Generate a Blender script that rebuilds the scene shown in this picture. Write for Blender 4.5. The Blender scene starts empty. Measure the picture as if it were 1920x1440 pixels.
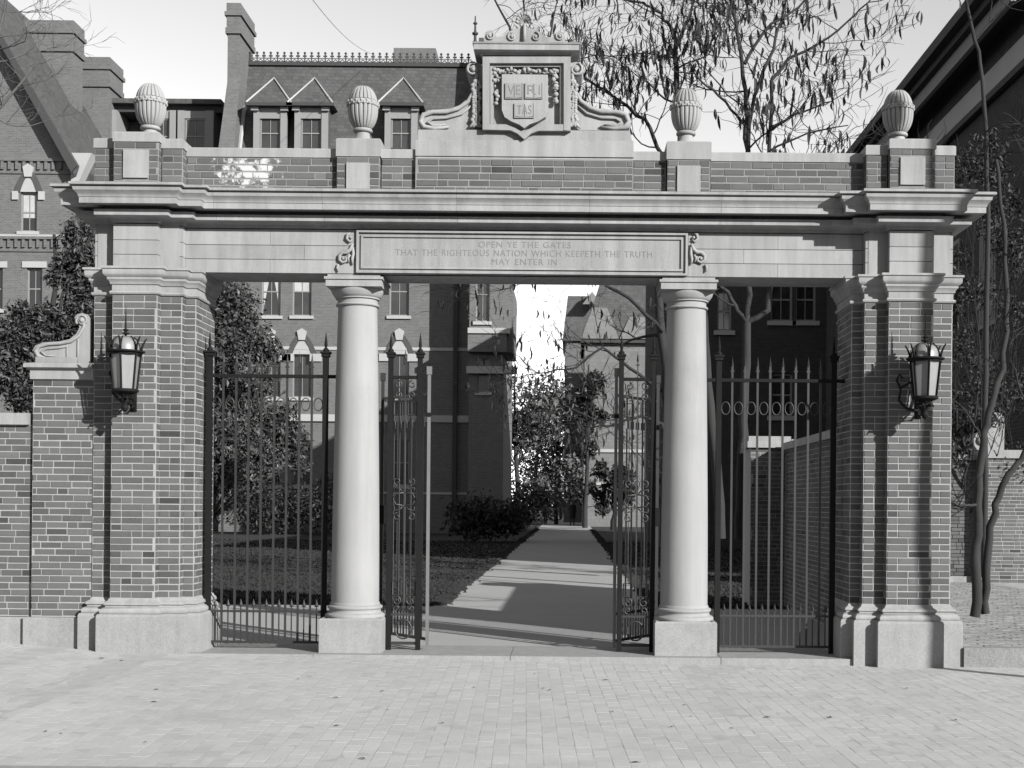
import bpy, math, random
from math import sin, cos, pi, radians, sqrt
from mathutils import Vector
RND = random.Random(7)
SC = bpy.context.scene
COL = SC.collection

# ------------------------------------------------------------------ camera, sky, sun, exposure
F, D, EYE, PCX, PCY, ROLL = 2500.0, 13.44, 1.56, 1070.0, 944.0, 0.009
cam = bpy.data.cameras.new('camera'); cam_o = bpy.data.objects.new('camera', cam); COL.objects.link(cam_o)
cam.sensor_width = 36; cam.lens = F / 1920 * 36
cam.shift_x = (960 - PCX) / 1920; cam.shift_y = (PCY - 720) / 1920
cam.clip_end = 3000
cam_o.location = (0, -D, EYE); cam_o.rotation_euler = (radians(90), -ROLL, 0)
SC.camera = cam_o
AZ, EL = radians(45), radians(22.5)
w = bpy.data.worlds.new('World'); SC.world = w; w.use_nodes = True
nt = w.node_tree; bg = nt.nodes['Background']
sky = nt.nodes.new('ShaderNodeTexSky'); sky.sky_type = 'NISHITA'; sky.sun_disc = False
sky.sun_elevation = EL; sky.sun_rotation = pi - AZ; sky.air_density = 1.0; sky.dust_density = 0.0; sky.ozone_density = 1.0
bw = nt.nodes.new('ShaderNodeRGBToBW')
nt.links.new(sky.outputs[0], bw.inputs[0]); nt.links.new(bw.outputs[0], bg.inputs['Color'])
bg.inputs['Strength'].default_value = 0.097
sun = bpy.data.lights.new('sun', 'SUN'); sun_o = bpy.data.objects.new('sun', sun); COL.objects.link(sun_o)
sun.energy = 3.5; sun.angle = radians(0.55); sun.color = (1.0, 0.995, 0.985)
sd = Vector((sin(AZ) * cos(EL), -cos(AZ) * cos(EL), sin(EL)))
sun_o.rotation_euler = sd.to_track_quat('Z', 'Y').to_euler()
sun_o.location = sd * 60
vs = SC.view_settings; vs.view_transform = 'Standard'; vs.look = 'None'; vs.gamma = 1.0; vs.exposure = 1.48
vs.use_curve_mapping = False
SC.render.engine = 'CYCLES'

# ------------------------------------------------------------------ helpers
def XZ(px, py, Y):
    """real X and Z of a point that stands Y metres behind the pier fronts, from measurements in the photograph"""
    dx, dy = px - PCX, py - PCY
    u = dx * cos(ROLL) + dy * sin(ROLL); v = -dx * sin(ROLL) + dy * cos(ROLL)
    return u * (D + Y) / F, EYE - v * (D + Y) / F
def X_(px, py, Y): return XZ(px, py, Y)[0]
def Z_(px, py, Y): return XZ(px, py, Y)[1]
def proj(x, y, z):
    d = y + D
    if d < .5: return None
    u, v = x * F / d, (EYE - z) * F / d
    return PCX + u * cos(ROLL) - v * sin(ROLL), PCY + u * sin(ROLL) + v * cos(ROLL)
def inview(x, y, z, m=10):
    p = proj(x, y, z)
    return p is not None and -m < p[0] < 1920 + m and -m < p[1] < 1440 + m

class MB:
    def __init__(s): s.v = []; s.f = []
    def add(s, vs_, fs_):
        o = len(s.v); s.v += [tuple(a) for a in vs_]; s.f += [tuple(i + o for i in f) for f in fs_]; return s
    def box(s, x0, x1, y0, y1, z0, z1):
        return s.add([(x0,y0,z0),(x1,y0,z0),(x1,y1,z0),(x0,y1,z0),(x0,y0,z1),(x1,y0,z1),(x1,y1,z1),(x0,y1,z1)],
                     [(0,3,2,1),(4,5,6,7),(0,1,5,4),(1,2,6,5),(2,3,7,6),(3,0,4,7)])
    def cbox(s, c, sz, bev=0.0):
        x, y, z = c; a, b, d = sz[0]/2, sz[1]/2, sz[2]/2
        return s.box(x-a, x+a, y-b, y+b, z-d, z+d)
    def prism(s, pts, y0, y1):
        n = len(pts)
        area = sum(pts[i][0]*pts[(i+1)%n][1]-pts[(i+1)%n][0]*pts[i][1] for i in range(n))
        if area < 0: pts = pts[::-1]
        vv = [(x, y0, z) for x, z in pts] + [(x, y1, z) for x, z in pts]
        ff = [tuple(range(n)), tuple(range(2*n-1, n-1, -1))] + [(i, i+n, (i+1)%n+n, (i+1)%n) for i in range(n)]
        return s.add(vv, ff)
    def pxprism(s, pts, y0, y1):
        return s.prism([XZ(a, b, y0) for a, b in pts], y0, y1)
    def tube(s, pts, r, n=6, caps=True):
        pts = [Vector(p) for p in pts]; m = len(pts)
        rr = r if isinstance(r, (list, tuple)) else [r]*m
        up = None; vv = []
        for i, p in enumerate(pts):
            t = (pts[min(i+1, m-1)] - pts[max(i-1, 0)])
            if t.length < 1e-9: t = Vector((0,0,1))
            t.normalize()
            if up is None:
                up = Vector((0,1,0)) if abs(t.y) < .9 else Vector((1,0,0))
            a = t.cross(up)
            if a.length < 1e-6: a = t.cross(Vector((1,0,0)))
            a.normalize(); b = t.cross(a).normalized(); up = -b if False else up
            for k in range(n):
                q = 2*pi*k/n
                vv.append(p + a*cos(q)*rr[i] + b*sin(q)*rr[i])
        ff = []
        for i in range(m-1):
            for k in range(n):
                ff.append((i*n+k, i*n+(k+1)%n, (i+1)*n+(k+1)%n, (i+1)*n+k))
        if caps: ff += [tuple(range(n-1, -1, -1)), tuple((m-1)*n+k for k in range(n))]
        return s.add(vv, ff)
    def lathe(s, cx, cy, prof, n=32, mod=None):
        vv = []; m = len(prof)
        for i, (r, z) in enumerate(prof):
            for k in range(n):
                q = 2*pi*k/n; rr = r*(mod(q, i, z) if mod else 1)
                vv.append((cx+rr*cos(q), cy+rr*sin(q), z))
        ff = []
        for i in range(m-1):
            for k in range(n):
                ff.append((i*n+k, i*n+(k+1)%n, (i+1)*n+(k+1)%n, (i+1)*n+k))
        ff += [tuple(range(n-1, -1, -1)), tuple((m-1)*n+k for k in range(n))]
        return s.add(vv, ff)
    def sweep(s, prof, path, ends=True):
        """profile (outward offset, z) carried along a plan path with mitred corners"""
        m = len(path); k = len(prof); nn = []
        for i in range(m-1):
            dx, dy = path[i+1][0]-path[i][0], path[i+1][1]-path[i][1]; L = math.hypot(dx, dy); nn.append((dy/L, -dx/L))
        vv = []
        for i, p in enumerate(path):
            a = nn[max(i-1, 0)]; b = nn[min(i, m-2)]; q = 1 + a[0]*b[0] + a[1]*b[1]
            ox, oy = (a[0]+b[0])/q, (a[1]+b[1])/q
            for o, z in prof: vv.append((p[0]+ox*o, p[1]+oy*o, z))
        ff = []
        for i in range(m-1):
            for j in range(k-1):
                ff.append((i*k+j, (i+1)*k+j, (i+1)*k+j+1, i*k+j+1))
        if ends: ff += [tuple(range(k)), tuple((m-1)*k + j for j in range(k-1, -1, -1))]
        return s.add(vv, ff)
    def ball(s, c, r, n=8, sc=(1,1,1)):
        m = max(4, n//2+1); vv = []; ff = []
        for i in range(m+1):
            t = pi*i/m
            for k in range(n):
                q = 2*pi*k/n
                vv.append((c[0]+r*sc[0]*sin(t)*cos(q), c[1]+r*sc[1]*sin(t)*sin(q), c[2]+r*sc[2]*cos(t)))
        for i in range(m):
            for k in range(n): ff.append((i*n+k, (i+1)*n+k, (i+1)*n+(k+1)%n, i*n+(k+1)%n))
        return s.add(vv, ff)
    def build(s, name, mat, parent=None, smooth=False, loc=None):
        me = bpy.data.meshes.new(name); me.from_pydata(s.v, [], s.f); me.update()
        if smooth: me.polygons.foreach_set('use_smooth', [True]*len(me.polygons))
        me.materials.append(mat)
        o = bpy.data.objects.new(name, me); COL.objects.link(o)
        if parent: o.parent = parent; o.matrix_parent_inverse = WI(parent)
        if loc: o.location = loc
        return o
def WI(p):
    from mathutils import Matrix
    M = Matrix.Identity(4)
    chain = []
    q = p
    while q is not None:
        chain.append(q); q = q.parent
    for q in reversed(chain): M = M @ (q.matrix_parent_inverse @ q.matrix_basis if q.parent else q.matrix_basis)
    return M.inverted()
def tag(o, label=None, cat=None, group=None, kind=None):
    if label: o['label'] = label
    if cat: o['category'] = cat
    if group: o['group'] = group
    if kind: o['kind'] = kind
    return o
def thing(name, label, cat, loc=(0,0,0), group=None):
    o = bpy.data.objects.new(name, None); COL.objects.link(o); o.location = loc; o.empty_display_size = .2
    return tag(o, label, cat, group)
def autosmooth(o, ang=35):
    me = o.data
    me.polygons.foreach_set('use_smooth', [True]*len(me.polygons))
    try: me.set_sharp_from_angle(angle=radians(ang))
    except Exception: pass
    return o
def copy_thing(root, loc=None, rz=None, label=None):
    r = root.copy(); COL.objects.link(r)
    if loc: r.location = loc
    if rz is not None: r.rotation_euler = (0, 0, rz)
    if label: r['label'] = label
    for ch in [c for c in COL.objects if c.parent == root]:
        c = ch.copy(); COL.objects.link(c); c.parent = r
        for g in [q for q in COL.objects if q.parent == ch]:
            d = g.copy(); COL.objects.link(d); d.parent = c
    return r

# ------------------------------------------------------------------ materials (the photograph is black and white)
def grey(v): return (v, v, v, 1)
def mat(name, base, var=.15, scale=6, rough=.85, bump=.15, bscale=60, rnd=0.0, spec=.3, streak=0.0, fine=0.0, fscale=120, stretch=(1,1,1), speck=0.0, odd=0.0, tiles=None, blotch=0.0):
    m = bpy.data.materials.new(name); m.use_nodes = True; n = m.node_tree.nodes; L = m.node_tree.links
    b = n['Principled BSDF']; b.inputs['Roughness'].default_value = rough; b.inputs['Specular IOR Level'].default_value = spec
    geo = n.new('ShaderNodeNewGeometry'); oi = n.new('ShaderNodeObjectInfo')
    mp = n.new('ShaderNodeMapping'); mp.inputs['Scale'].default_value = stretch
    L.new(geo.outputs['Position'], mp.inputs['Vector'])
    def math_(op, a, b_=None):
        q = n.new('ShaderNodeMath'); q.operation = op
        for i, t in enumerate((a, b_)):
            if t is None: continue
            if isinstance(t, (int, float)): q.inputs[i].default_value = t
            else: L.new(t, q.inputs[i])
        return q.outputs[0]
    def noise(sc, det=4, vec=None, ro=.6):
        q = n.new('ShaderNodeTexNoise'); q.inputs['Scale'].default_value = sc; q.inputs['Detail'].default_value = det; q.inputs['Roughness'].default_value = ro
        L.new(vec or mp.outputs[0], q.inputs['Vector']); return q.outputs['Fac']
    v = math_('MULTIPLY', math_('SUBTRACT', noise(scale, 5), .5), var*2.6)
    if fine: v = math_('ADD', v, math_('MULTIPLY', math_('SUBTRACT', noise(fscale, 3), .5), fine*2.6))
    if streak:
        m2 = n.new('ShaderNodeMapping'); m2.inputs['Scale'].default_value = (9, 9, .8); L.new(geo.outputs['Position'], m2.inputs['Vector'])
        v = math_('ADD', v, math_('MULTIPLY', math_('SUBTRACT', noise(1.0, 5, m2.outputs[0]), .5), streak*2.6))
    if speck:
        vo = n.new('ShaderNodeTexVoronoi'); vo.inputs['Scale'].default_value = 95; L.new(mp.outputs[0], vo.inputs['Vector'])
        sp = n.new('ShaderNodeSeparateColor'); L.new(vo.outputs['Color'], sp.inputs[0])
        v = math_('ADD', v, math_('MULTIPLY', math_('SUBTRACT', sp.outputs[0], .5), speck*2))
    if rnd:
        r = math_('FRACT', math_('ADD', oi.outputs['Random'], geo.outputs['Random Per Island']))
        r2 = math_('POWER', r, 1.0)
        v = math_('ADD', v, math_('MULTIPLY', math_('SUBTRACT', r2, .5), rnd*2))
    if odd:
        r3 = math_('FRACT', math_('MULTIPLY', math_('ADD', oi.outputs['Random'], geo.outputs['Random Per Island']), 7.31))
        v = math_('SUBTRACT', v, math_('MULTIPLY', math_('LESS_THAN', r3, .07), odd))
        v = math_('ADD', v, math_('MULTIPLY', math_('GREATER_THAN', r3, .93), odd*.45))
    if blotch:
        bl = noise(.9, 7, None, .72); rp_ = n.new('ShaderNodeMapRange'); rp_.inputs['From Min'].default_value = .52; rp_.inputs['From Max'].default_value = .74; L.new(bl, rp_.inputs['Value'])
        v = math_('SUBTRACT', v, math_('MULTIPLY', rp_.outputs[0], blotch))
    if tiles:
        sx = n.new('ShaderNodeSeparateXYZ'); L.new(geo.outputs['Position'], sx.inputs[0]); cx_ = n.new('ShaderNodeCombineXYZ')
        L.new(math_('ADD', sx.outputs[0], sx.outputs[1]), cx_.inputs[0]); L.new(sx.outputs[2], cx_.inputs[1])
        bt = n.new('ShaderNodeTexBrick'); bt.inputs['Scale'].default_value = 1.0; bt.inputs['Brick Width'].default_value = tiles[0]; bt.inputs['Row Height'].default_value = tiles[1]; bt.inputs['Mortar Size'].default_value = tiles[2]
        bt.inputs['Color1'].default_value = grey(.5-tiles[3]); bt.inputs['Color2'].default_value = grey(.5+tiles[3]); bt.inputs['Mortar'].default_value = grey(.5+tiles[4])
        L.new(cx_.outputs[0], bt.inputs['Vector']); v = math_('ADD', v, math_('SUBTRACT', bt.outputs['Color'], .5))
    v = math_('MULTIPLY', math_('MAXIMUM', math_('ADD', v, 1.0), .12), base)
    m['_v'] = 1
    cc = n.new('ShaderNodeCombineColor')
    for i in range(3): L.new(v, cc.inputs[i])
    L.new(cc.outputs[0], b.inputs['Base Color'])
    if bump:
        bp = n.new('ShaderNodeBump'); bp.inputs['Strength'].default_value = bump; bp.inputs['Distance'].default_value = .01
        L.new(noise(bscale, 4), bp.inputs['Height']); L.new(bp.outputs[0], b.inputs['Normal'])
    del m['_v']
    return m
M = {}
M['stone'] = mat('limestone', 0.222, .13, 1.8, .9, .25, 60, rnd=.08, streak=.30, fine=.09, blotch=.32)
M['stone_dark'] = mat('limestone_letter_shadow', 0.145, .2, 5, .9, 0, 40)  # shadow in the cut letters, and weathering, put into a darker stone
M['granite'] = mat('granite', 0.205, .13, 5, .8, .2, 60, rnd=.04, speck=.10, streak=.16, blotch=.18)
M['mortar'] = mat('mortar', 0.245, .12, 8, .95, .3, 90)
M['brick'] = mat('brick', 0.08, .12, 7, .9, .4, 110, rnd=.20, fine=.20, odd=.38, blotch=.16)
M['pave'] = mat('paving_brick', 0.325, .14, .7, .9, .35, 70, rnd=.045, fine=.06, fscale=30, odd=.05, blotch=.14)
M['sand'] = mat('paving_sand', 0.285, .2, 6, .95, .2, 80)
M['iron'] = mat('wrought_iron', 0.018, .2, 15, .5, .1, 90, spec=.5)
M['iron_dark'] = mat('cast_iron', .010, .2, 15, .7, .1, 90, spec=.08)
M['lampglass'] = mat('frosted_lamp_glass', 0.17, .12, 9, .3, 0, 30, spec=.5, streak=.12)
M['slate'] = mat('slate', .055, .16, .8, .8, .3, 10, fine=.15, fscale=6, tiles=(.30,.20,.012,.18,-.35), streak=.15)
M['slate_light'] = mat('slate_pale', .115, .12, 1.5, .8, .3, 10, fine=.1, fscale=8, tiles=(.4,.25,.02,.08,-.12), streak=.1)
M['farbrick'] = mat('far_brick', .085, .12, .5, .95, .2, 8, fine=.12, fscale=6, stretch=(1,1,3), tiles=(.22,.075,.012,.16,.35), streak=.08)
M['arch'] = mat('dark_arch_brick', .05, .12, 2, .9, 0, streak=.1)
M['farstone'] = mat('far_sandstone', 0.27, .10, 2, .9, 0)
M['trim'] = mat('painted_trim', 0.17, .08, 3, .8, 0)
M['trim_dark'] = mat('dark_painted_trim', 0.035, .1, 3, .8, 0)
M['pane'] = mat('window_pane', 0.03, .5, 1.3, .25, 0, spec=.45)
M['pane_dark'] = mat('dark_window_pane', 0.015, .3, .9, .08, 0, spec=.6)
M['curtain'] = mat('curtain', 0.3, .2, 3, .9, 0, streak=.2)
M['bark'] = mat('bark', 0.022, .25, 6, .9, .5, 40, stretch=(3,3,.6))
M['bark_pale'] = mat('pale_bark', 0.07, .3, 6, .9, .5, 40, stretch=(3,3,.6))
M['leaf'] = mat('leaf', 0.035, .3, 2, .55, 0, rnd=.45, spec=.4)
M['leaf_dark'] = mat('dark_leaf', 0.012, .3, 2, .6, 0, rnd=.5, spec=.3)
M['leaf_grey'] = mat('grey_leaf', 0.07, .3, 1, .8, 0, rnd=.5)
M['pod'] = mat('seed_pod', 0.018, .3, 3, .7, 0, rnd=.4)
M['lawn'] = mat('lawn_soil', 0.016, .35, 1.4, .95, .5, 25, fine=.3, fscale=14)
M['blade'] = mat('grass_blade', 0.014, .3, 1.4, .8, 0, rnd=.35)
M['pave_shaded'] = mat('shade_toned_paving_brick', .19, .16, 2.5, .95, .5, 60, rnd=.16, fine=.12, fscale=25)  # rougher brick; the dappled shade lying there is put into its darker tone
M['granite_rough'] = mat('rough_granite', .17, .25, 4, .95, .8, 30, speck=.12, streak=.15)
M['stone_col'] = mat('smooth_limestone', 0.22, .09, 1.3, .9, .15, 60, rnd=.03, streak=.13, fine=.05, blotch=.12)
M['mortar_old'] = mat('weathered_mortar', 0.175, .25, 8, .95, .3, 90)
M['path'] = mat('path_gravel', 0.25, .10, .8, .95, .3, 50, fine=.08, fscale=25)
M['asphalt'] = mat('road_surface', 0.1, .15, 1.2, .95, .4, 40)
M['brick_shaded'] = mat('shade_toned_brick', .03, .3, 1.0, .95, .3, 12, fine=.3, fscale=5, tiles=(.22,.075,.012,.16,.5))  # darkened brick copy: shade on the right-hand halls put into its colour
M['coat'] = mat('dark_coat', 0.015, .2, 6, .9, 0)
M['skin'] = mat('skin', 0.2, .05, 6, .6, 0)
# white salt bloom on a patch of the parapet bricks
def bloom(m):
    n = m.node_tree.nodes; L = m.node_tree.links; b = n['Principled BSDF']
    src = b.inputs['Base Color'].links[0].from_socket
    geo = n.new('ShaderNodeNewGeometry')
    mp = n.new('ShaderNodeMapping'); mp.vector_type = 'POINT'; mp.inputs['Location'].default_value = (3.32*1.9, 0, -4.93*3.4); mp.inputs['Scale'].default_value = (1.9, 0, 3.4)
    L.new(geo.outputs['Position'], mp.inputs['Vector'])
    ln = n.new('ShaderNodeVectorMath'); ln.operation = 'LENGTH'; L.new(mp.outputs[0], ln.inputs[0])
    no = n.new('ShaderNodeTexNoise'); no.inputs['Scale'].default_value = 9; no.inputs['Detail'].default_value = 6; no.inputs['Roughness'].default_value = .7
    L.new(geo.outputs['Position'], no.inputs['Vector'])
    a = n.new('ShaderNodeMath'); a.operation = 'MULTIPLY_ADD'; a.inputs[1].default_value = -.34; a.inputs[2].default_value = .67; L.new(ln.outputs['Value'], a.inputs[0])
    c = n.new('ShaderNodeMath'); c.operation = 'SUBTRACT'; L.new(a.outputs[0], c.inputs[0]); L.new(no.outputs['Fac'], c.inputs[1])
    r = n.new('ShaderNodeMapRange'); r.inputs['From Min'].default_value = -.02; r.inputs['From Max'].default_value = .07; L.new(c.outputs[0], r.inputs['Value'])
    mx = n.new('ShaderNodeMixRGB'); mx.inputs['Color2'].default_value = grey(.40); L.new(r.outputs[0], mx.inputs['Fac']); L.new(src, mx.inputs['Color1']); L.new(mx.outputs[0], b.inputs['Base Color'])
bloom(M['brick'])

# ------------------------------------------------------------------ brickwork
UNIT = {}
def unit_brick(mat_):
    if mat_.name not in UNIT:
        me = bpy.data.meshes.new('brick'); mb = MB(); c = .5
        # box with chamfered front edges (front = -Y)
        a = .5; i = .475; k = .40
        v = [(-a,-k*0+.5,-a),(a,.5,-a),(a,.5,a),(-a,.5,a),(-a,-.38,-a),(a,-.38,-a),(a,-.38,a),(-a,-.38,a),(-i*1.02,-.5,-.44),(i*1.02,-.5,-.44),(i*1.02,-.5,.44),(-i*1.02,-.5,.44)]
        f = [(0,3,2,1),(0,1,5,4),(1,2,6,5),(2,3,7,6),(3,0,4,7),(4,5,9,8),(5,6,10,9),(6,7,11,10),(7,4,8,11),(8,9,10,11)]
        me.from_pydata(v, [], f); me.materials.append(mat_); me.update(); UNIT[mat_.name] = me
    return UNIT[mat_.name]
COURSE, BH, BL, JT = .0677, .0588, .205, .0085
def brick_rows(a0, a1, z0, z1, seed=0):
    """(centre, length, z centre) of bricks along one face"""
    r = random.Random(seed); out = []; n = int(round((z1-z0)/COURSE)); ch = (z1-z0)/max(n, 1)
    for i in range(n):
        zc = z0 + (i+.5)*ch; x = a0
        pos = a0 - r.uniform(0, BL) if a1-a0 > .5 else a0 - (0 if i % 2 else .105)
        k = r.randint(0, 5)
        while pos < a1 - .01:
            l = BL if (k % 4) else .098
            if k % 8 == 4: l = .098
            k += 1
            s0, s1 = max(pos, a0), min(pos + l, a1)
            if s1 - s0 > .03: out.append(((s0+s1)/2, s1-s0, zc, ch))
            pos += l + JT
    return out
def face_front(x0, x1, z0, z1, y, seed=0, proud=.004):
    return [('F', c, y - proud + .02, z, l, .04, min(BH, ch-.0088)) for c, l, z, ch in brick_rows(x0, x1, z0, z1, seed)]
def face_side(y0, y1, z0, z1, x, sgn, seed=0, proud=.004):
    return [('S', x + sgn*(proud - .02), c, z, l, .04, min(BH, ch-.0088), sgn) for c, l, z, ch in brick_rows(y0, y1, z0, z1, seed)]
def lay(bricks, parent, mat_, cap=300, seed=1, kindname='brick'):
    """the bricks that show largest become single objects, the rest one mesh"""
    r = random.Random(seed)
    def score(b):
        if not inview(b[1], b[2], b[3], 0): return -1
        return b[4] * b[6] / (b[2] + D)**2 * (1.0 if b[0] == 'F' else .35)
    bs = sorted(bricks, key=score, reverse=True); me = unit_brick(mat_)
    def params(b):
        j = r.uniform(-.003, .002)
        if b[0] == 'F': return (b[1], b[2] + j, b[3]), (b[4], b[5], b[6]), r.uniform(-.012, .012), 0
        return (b[1] + j, b[2], b[3]), (b[4], b[5], b[6]), r.uniform(-.004, .004), (pi/2 if b[7] > 0 else -pi/2)
    inv = WI(parent)
    for b in bs[:cap]:
        p, s, t, rz = params(b)
        o = bpy.data.objects.new(kindname, me); COL.objects.link(o)
        o.location = p; o.scale = s; o.rotation_euler = (0, 0, rz + t*.5); o.parent = parent; o.matrix_parent_inverse = inv
    if len(bs) > cap:
        mb = MB(); base = [v.co.copy() for v in me.vertices]; fs = [tuple(p.vertices) for p in me.polygons]
        for b in bs[cap:]:
            p, s, t, rz = params(b); c_, s_ = cos(rz), sin(rz); vv = []
            for q in base:
                x, y, z = q.x*s[0], q.y*s[1], q.z*s[2]
                vv.append((p[0]+x*c_-y*s_, p[1]+x*s_+y*c_, p[2]+z))
            mb.add(vv, fs)
        o = mb.build('brickwork', mat_, parent); o['kind'] = 'stuff'

# ------------------------------------------------------------------ ground
GX = [(-12,.2),(-5.9,.105),(-5.2,.055),(-4.2,.007),(-2.2,-.015),(1.2,-.055),(4,-.052),(12,-.06)]
def gz(x, y):
    for (a, za), (b, zb) in zip(GX, GX[1:]):
        if x <= b or b == 12:
            t = min(max((x-a)/(b-a), 0), 1); z = za + (zb-za)*t; break
    k = max(0, min(1, 1 + y/5.0)) if y < 0 else 1
    return z*k + (-.02)*(1-k) + .006*min(y, 0)
def sheet(name, x0, x1, y0, y1, nx, ny, zf, m, dz=0.0):
    mb = MB(); vv = []; ff = []
    for j in range(ny+1):
        for i in range(nx+1):
            x = x0+(x1-x0)*i/nx; y = y0+(y1-y0)*j/ny; vv.append((x, y, zf(x, y)+dz))
    for j in range(ny):
        for i in range(nx): ff.append((j*(nx+1)+i, j*(nx+1)+i+1, (j+1)*(nx+1)+i+1, (j+1)*(nx+1)+i))
    mb.add(vv, ff); o = mb.build(name, m, None, True); o['kind'] = 'structure'; return o
KERB_Y = -5.40
g = MB(); g.add([(-900,-900,-.28),(900,-900,-.28),(900,900,-.28),(-900,900,-.28)], [(0,1,2,3)]); g.build('ground', M['lawn'])['kind'] = 'structure'
sheet('road', -60, 60, -22, KERB_Y-.12, 60, 8, lambda x, y: -.20 + .0*x, M['asphalt'])
walk = sheet('sidewalk', -14, 14, KERB_Y, .30, 56, 24, gz, M['sand'], -.0001)
TH = -.034
def lay_paving():
    bl, bw_, j = .205, .1025, .005; br = []
    y_lo, y_hi = KERB_Y + .01, .12
    n = 0
    for i in range(-78, 66):
        off = (i % 2)*.106 + RND.uniform(-.02, .02)
        y = y_lo - off
        x00 = i*(bw_+j) + .035
        while y < y_hi:
            a, b = max(y, y_lo), min(y+bl, y_hi)
            if b - a > .03:
                yc = (a+b)/2; xc = x00 + TH*(yc+6)
                if -7.4 < xc < 6.6: br.append((xc, yc, b-a))
            y += bl + j
    def sc(b):
        if not inview(b[0], b[1], gz(b[0], b[1]), -12): return 1e9
        return b[1]*10 - b[2]
    br.sort(key=sc)
    me = bpy.data.meshes.new('paving_brick')
    a, c = .5, .46
    v = [(-a,-a,-1),(a,-a,-1),(a,a,-1),(-a,a,-1),(-a,-a,-.015),(a,-a,-.015),(a,a,-.015),(-a,a,-.015),(-c,-.485,0),(c,-.485,0),(c,.485,0),(-c,.485,0)]
    f = [(0,1,5,4),(1,2,6,5),(2,3,7,6),(3,0,4,7),(4,5,9,8),(5,6,10,9),(6,7,11,10),(7,4,8,11),(8,9,10,11)]
    me.from_pydata(v, [], f); me.materials.append(M['pave']); me.update()
    inv = WI(walk); mb = MB(); e = .05
    for k, (x, y, l) in enumerate(br):
        z = gz(x, y) + .0008 + RND.uniform(-.0009, .0009)
        sx = (gz(x+e, y)-gz(x-e, y))/(2*e) + RND.uniform(-.006, .006); sy = (gz(x, y+e)-gz(x, y-e))/(2*e) + RND.uniform(-.006, .006)
        rz = -TH + RND.uniform(-.006, .006)
        if k < 300:
            o = bpy.data.objects.new('paving_brick', me); COL.objects.link(o); o.location = (x, y, z); o.scale = (bw_, l, .03)
            o.rotation_euler = (math.atan(sy), -math.atan(sx), rz); o.parent = walk; o.matrix_parent_inverse = inv
        else:
            vv = []
            for p in v:
                px_, py_ = p[0]*bw_, p[1]*l; qx = px_*cos(rz)-py_*sin(rz); qy = px_*sin(rz)+py_*cos(rz)
                vv.append((x+qx, y+qy, z + qx*sx + qy*sy + p[2]*.03))
            mb.add(vv, f)
    o = mb.build('paving_bricks', M['pave'], walk); o['kind'] = 'stuff'
lay_paving()
# granite kerb along the street
kb = MB()
kerb = bpy.data.objects.new('kerb', None); COL.objects.link(kerb); kerb['kind'] = 'structure'
x = -13.0
while x < 13:
    MB().box(x, x+1.78, KERB_Y-.14+.02*0, KERB_Y-.006, -.28, gz(x, KERB_Y)+.004).build('kerb_stone', M['granite'], kerb); x += 1.786
# granite threshold slabs under the gates
th = thing('threshold', 'long pale granite sill running under the iron gates between the piers', 'threshold', (-.5, .3, 0))
for x0, x1 in ((-3.86, -2.59), (-2.585, -.6), (-.594, 1.53), (1.536, 2.88)):
    MB().box(x0, x1, .03, 1.0, -.25, .012).build('sill_stone', M['granite'], th)
# yard inside the gate
sheet('yard_ground', -60, 60, 1.0, 140, 24, 24, lambda x, y: 0.0, M['lawn'], -.02)
sheet('path', -2.05, 1.35, 1.0, 135, 4, 30, lambda x, y: 0.0, M['path'], 0.0)
sheet('cross_path', -14, 6, 1.0, 6.6, 8, 4, lambda x, y: 0.0, M['path'], -.006)
def grass():
    mb = MB(); r = random.Random(3)
    for _ in range(42000):
        y = 6.9 + (r.random()**1.7)*34
        x = r.uniform(-.45*(y+D)*.62, 6)
        if -2.0 < x < 1.3 or 17.1 < y < 18: continue
        if x > 1.3 and y < 3: continue
        s = .009 + .0008*y; h = r.uniform(.008, .034); a = r.uniform(0, pi)
        dx, dy = s*cos(a), s*sin(a)
        mb.add([(x-dx, y-dy, -.02), (x+dx, y+dy, -.02), (x+dx*.6+r.uniform(-.03,.03), y+dy*.6+r.uniform(-.03,.03), h)], [(0,1,2)])
    # ragged edges of the path
    for _ in range(5200):
        y = 6.7 + (r.random()**1.8)*60; x = r.choice((-2.0, 1.3)) + r.gauss(0, .06); s = .03 + .001*y; h = r.uniform(.02, .07)
        mb.add([(x-s, y, -.01), (x+s, y, -.01), (x+r.uniform(-s, s), y+.02, h)], [(0,1,2)])
    tag(mb.build('grass', M['blade']), 'short uneven lawn grass on both sides of the straight path inside the gate', 'grass', kind='stuff')
grass()

# ------------------------------------------------------------------ the gate: plan and profiles
XC = -.497; LP, RP = XC-3.913, XC+3.913     # pier centres
HA, HB, HC = .225, .445, .555; YB, YC = .105, .215
def pier_path(cx, back=.95):
    s = 1 if cx < XC else -1
    L = [(cx-HB if s > 0 else cx-HC, back), (cx-HB if s > 0 else cx-HC, YB if s > 0 else YC)]
    if s > 0: L += [(cx-HA, YB)]
    else: L += [(cx-HB, YC), (cx-HB, YB), (cx-HA, YB)]
    L += [(cx-HA, 0), (cx+HA, 0), (cx+HA, YB), (cx+HB, YB)]
    if s > 0: L += [(cx+HB, YC), (cx+HC, YC), (cx+HC, back)]
    else: L += [(cx+HB, back)]
    return L
PLINTH = [(.02,-.35),(.105,-.35),(.105,.385),(.098,.405),(.085,.412),(.02,.412)]
BASEM = [(0,.414),(.075,.414),(.082,.43),(.078,.45),(.055,.47),(.036,.476),(.036,.488),(.05,.50),(.046,.522),(.018,.54),(.008,.562),(0,.562)]
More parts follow.
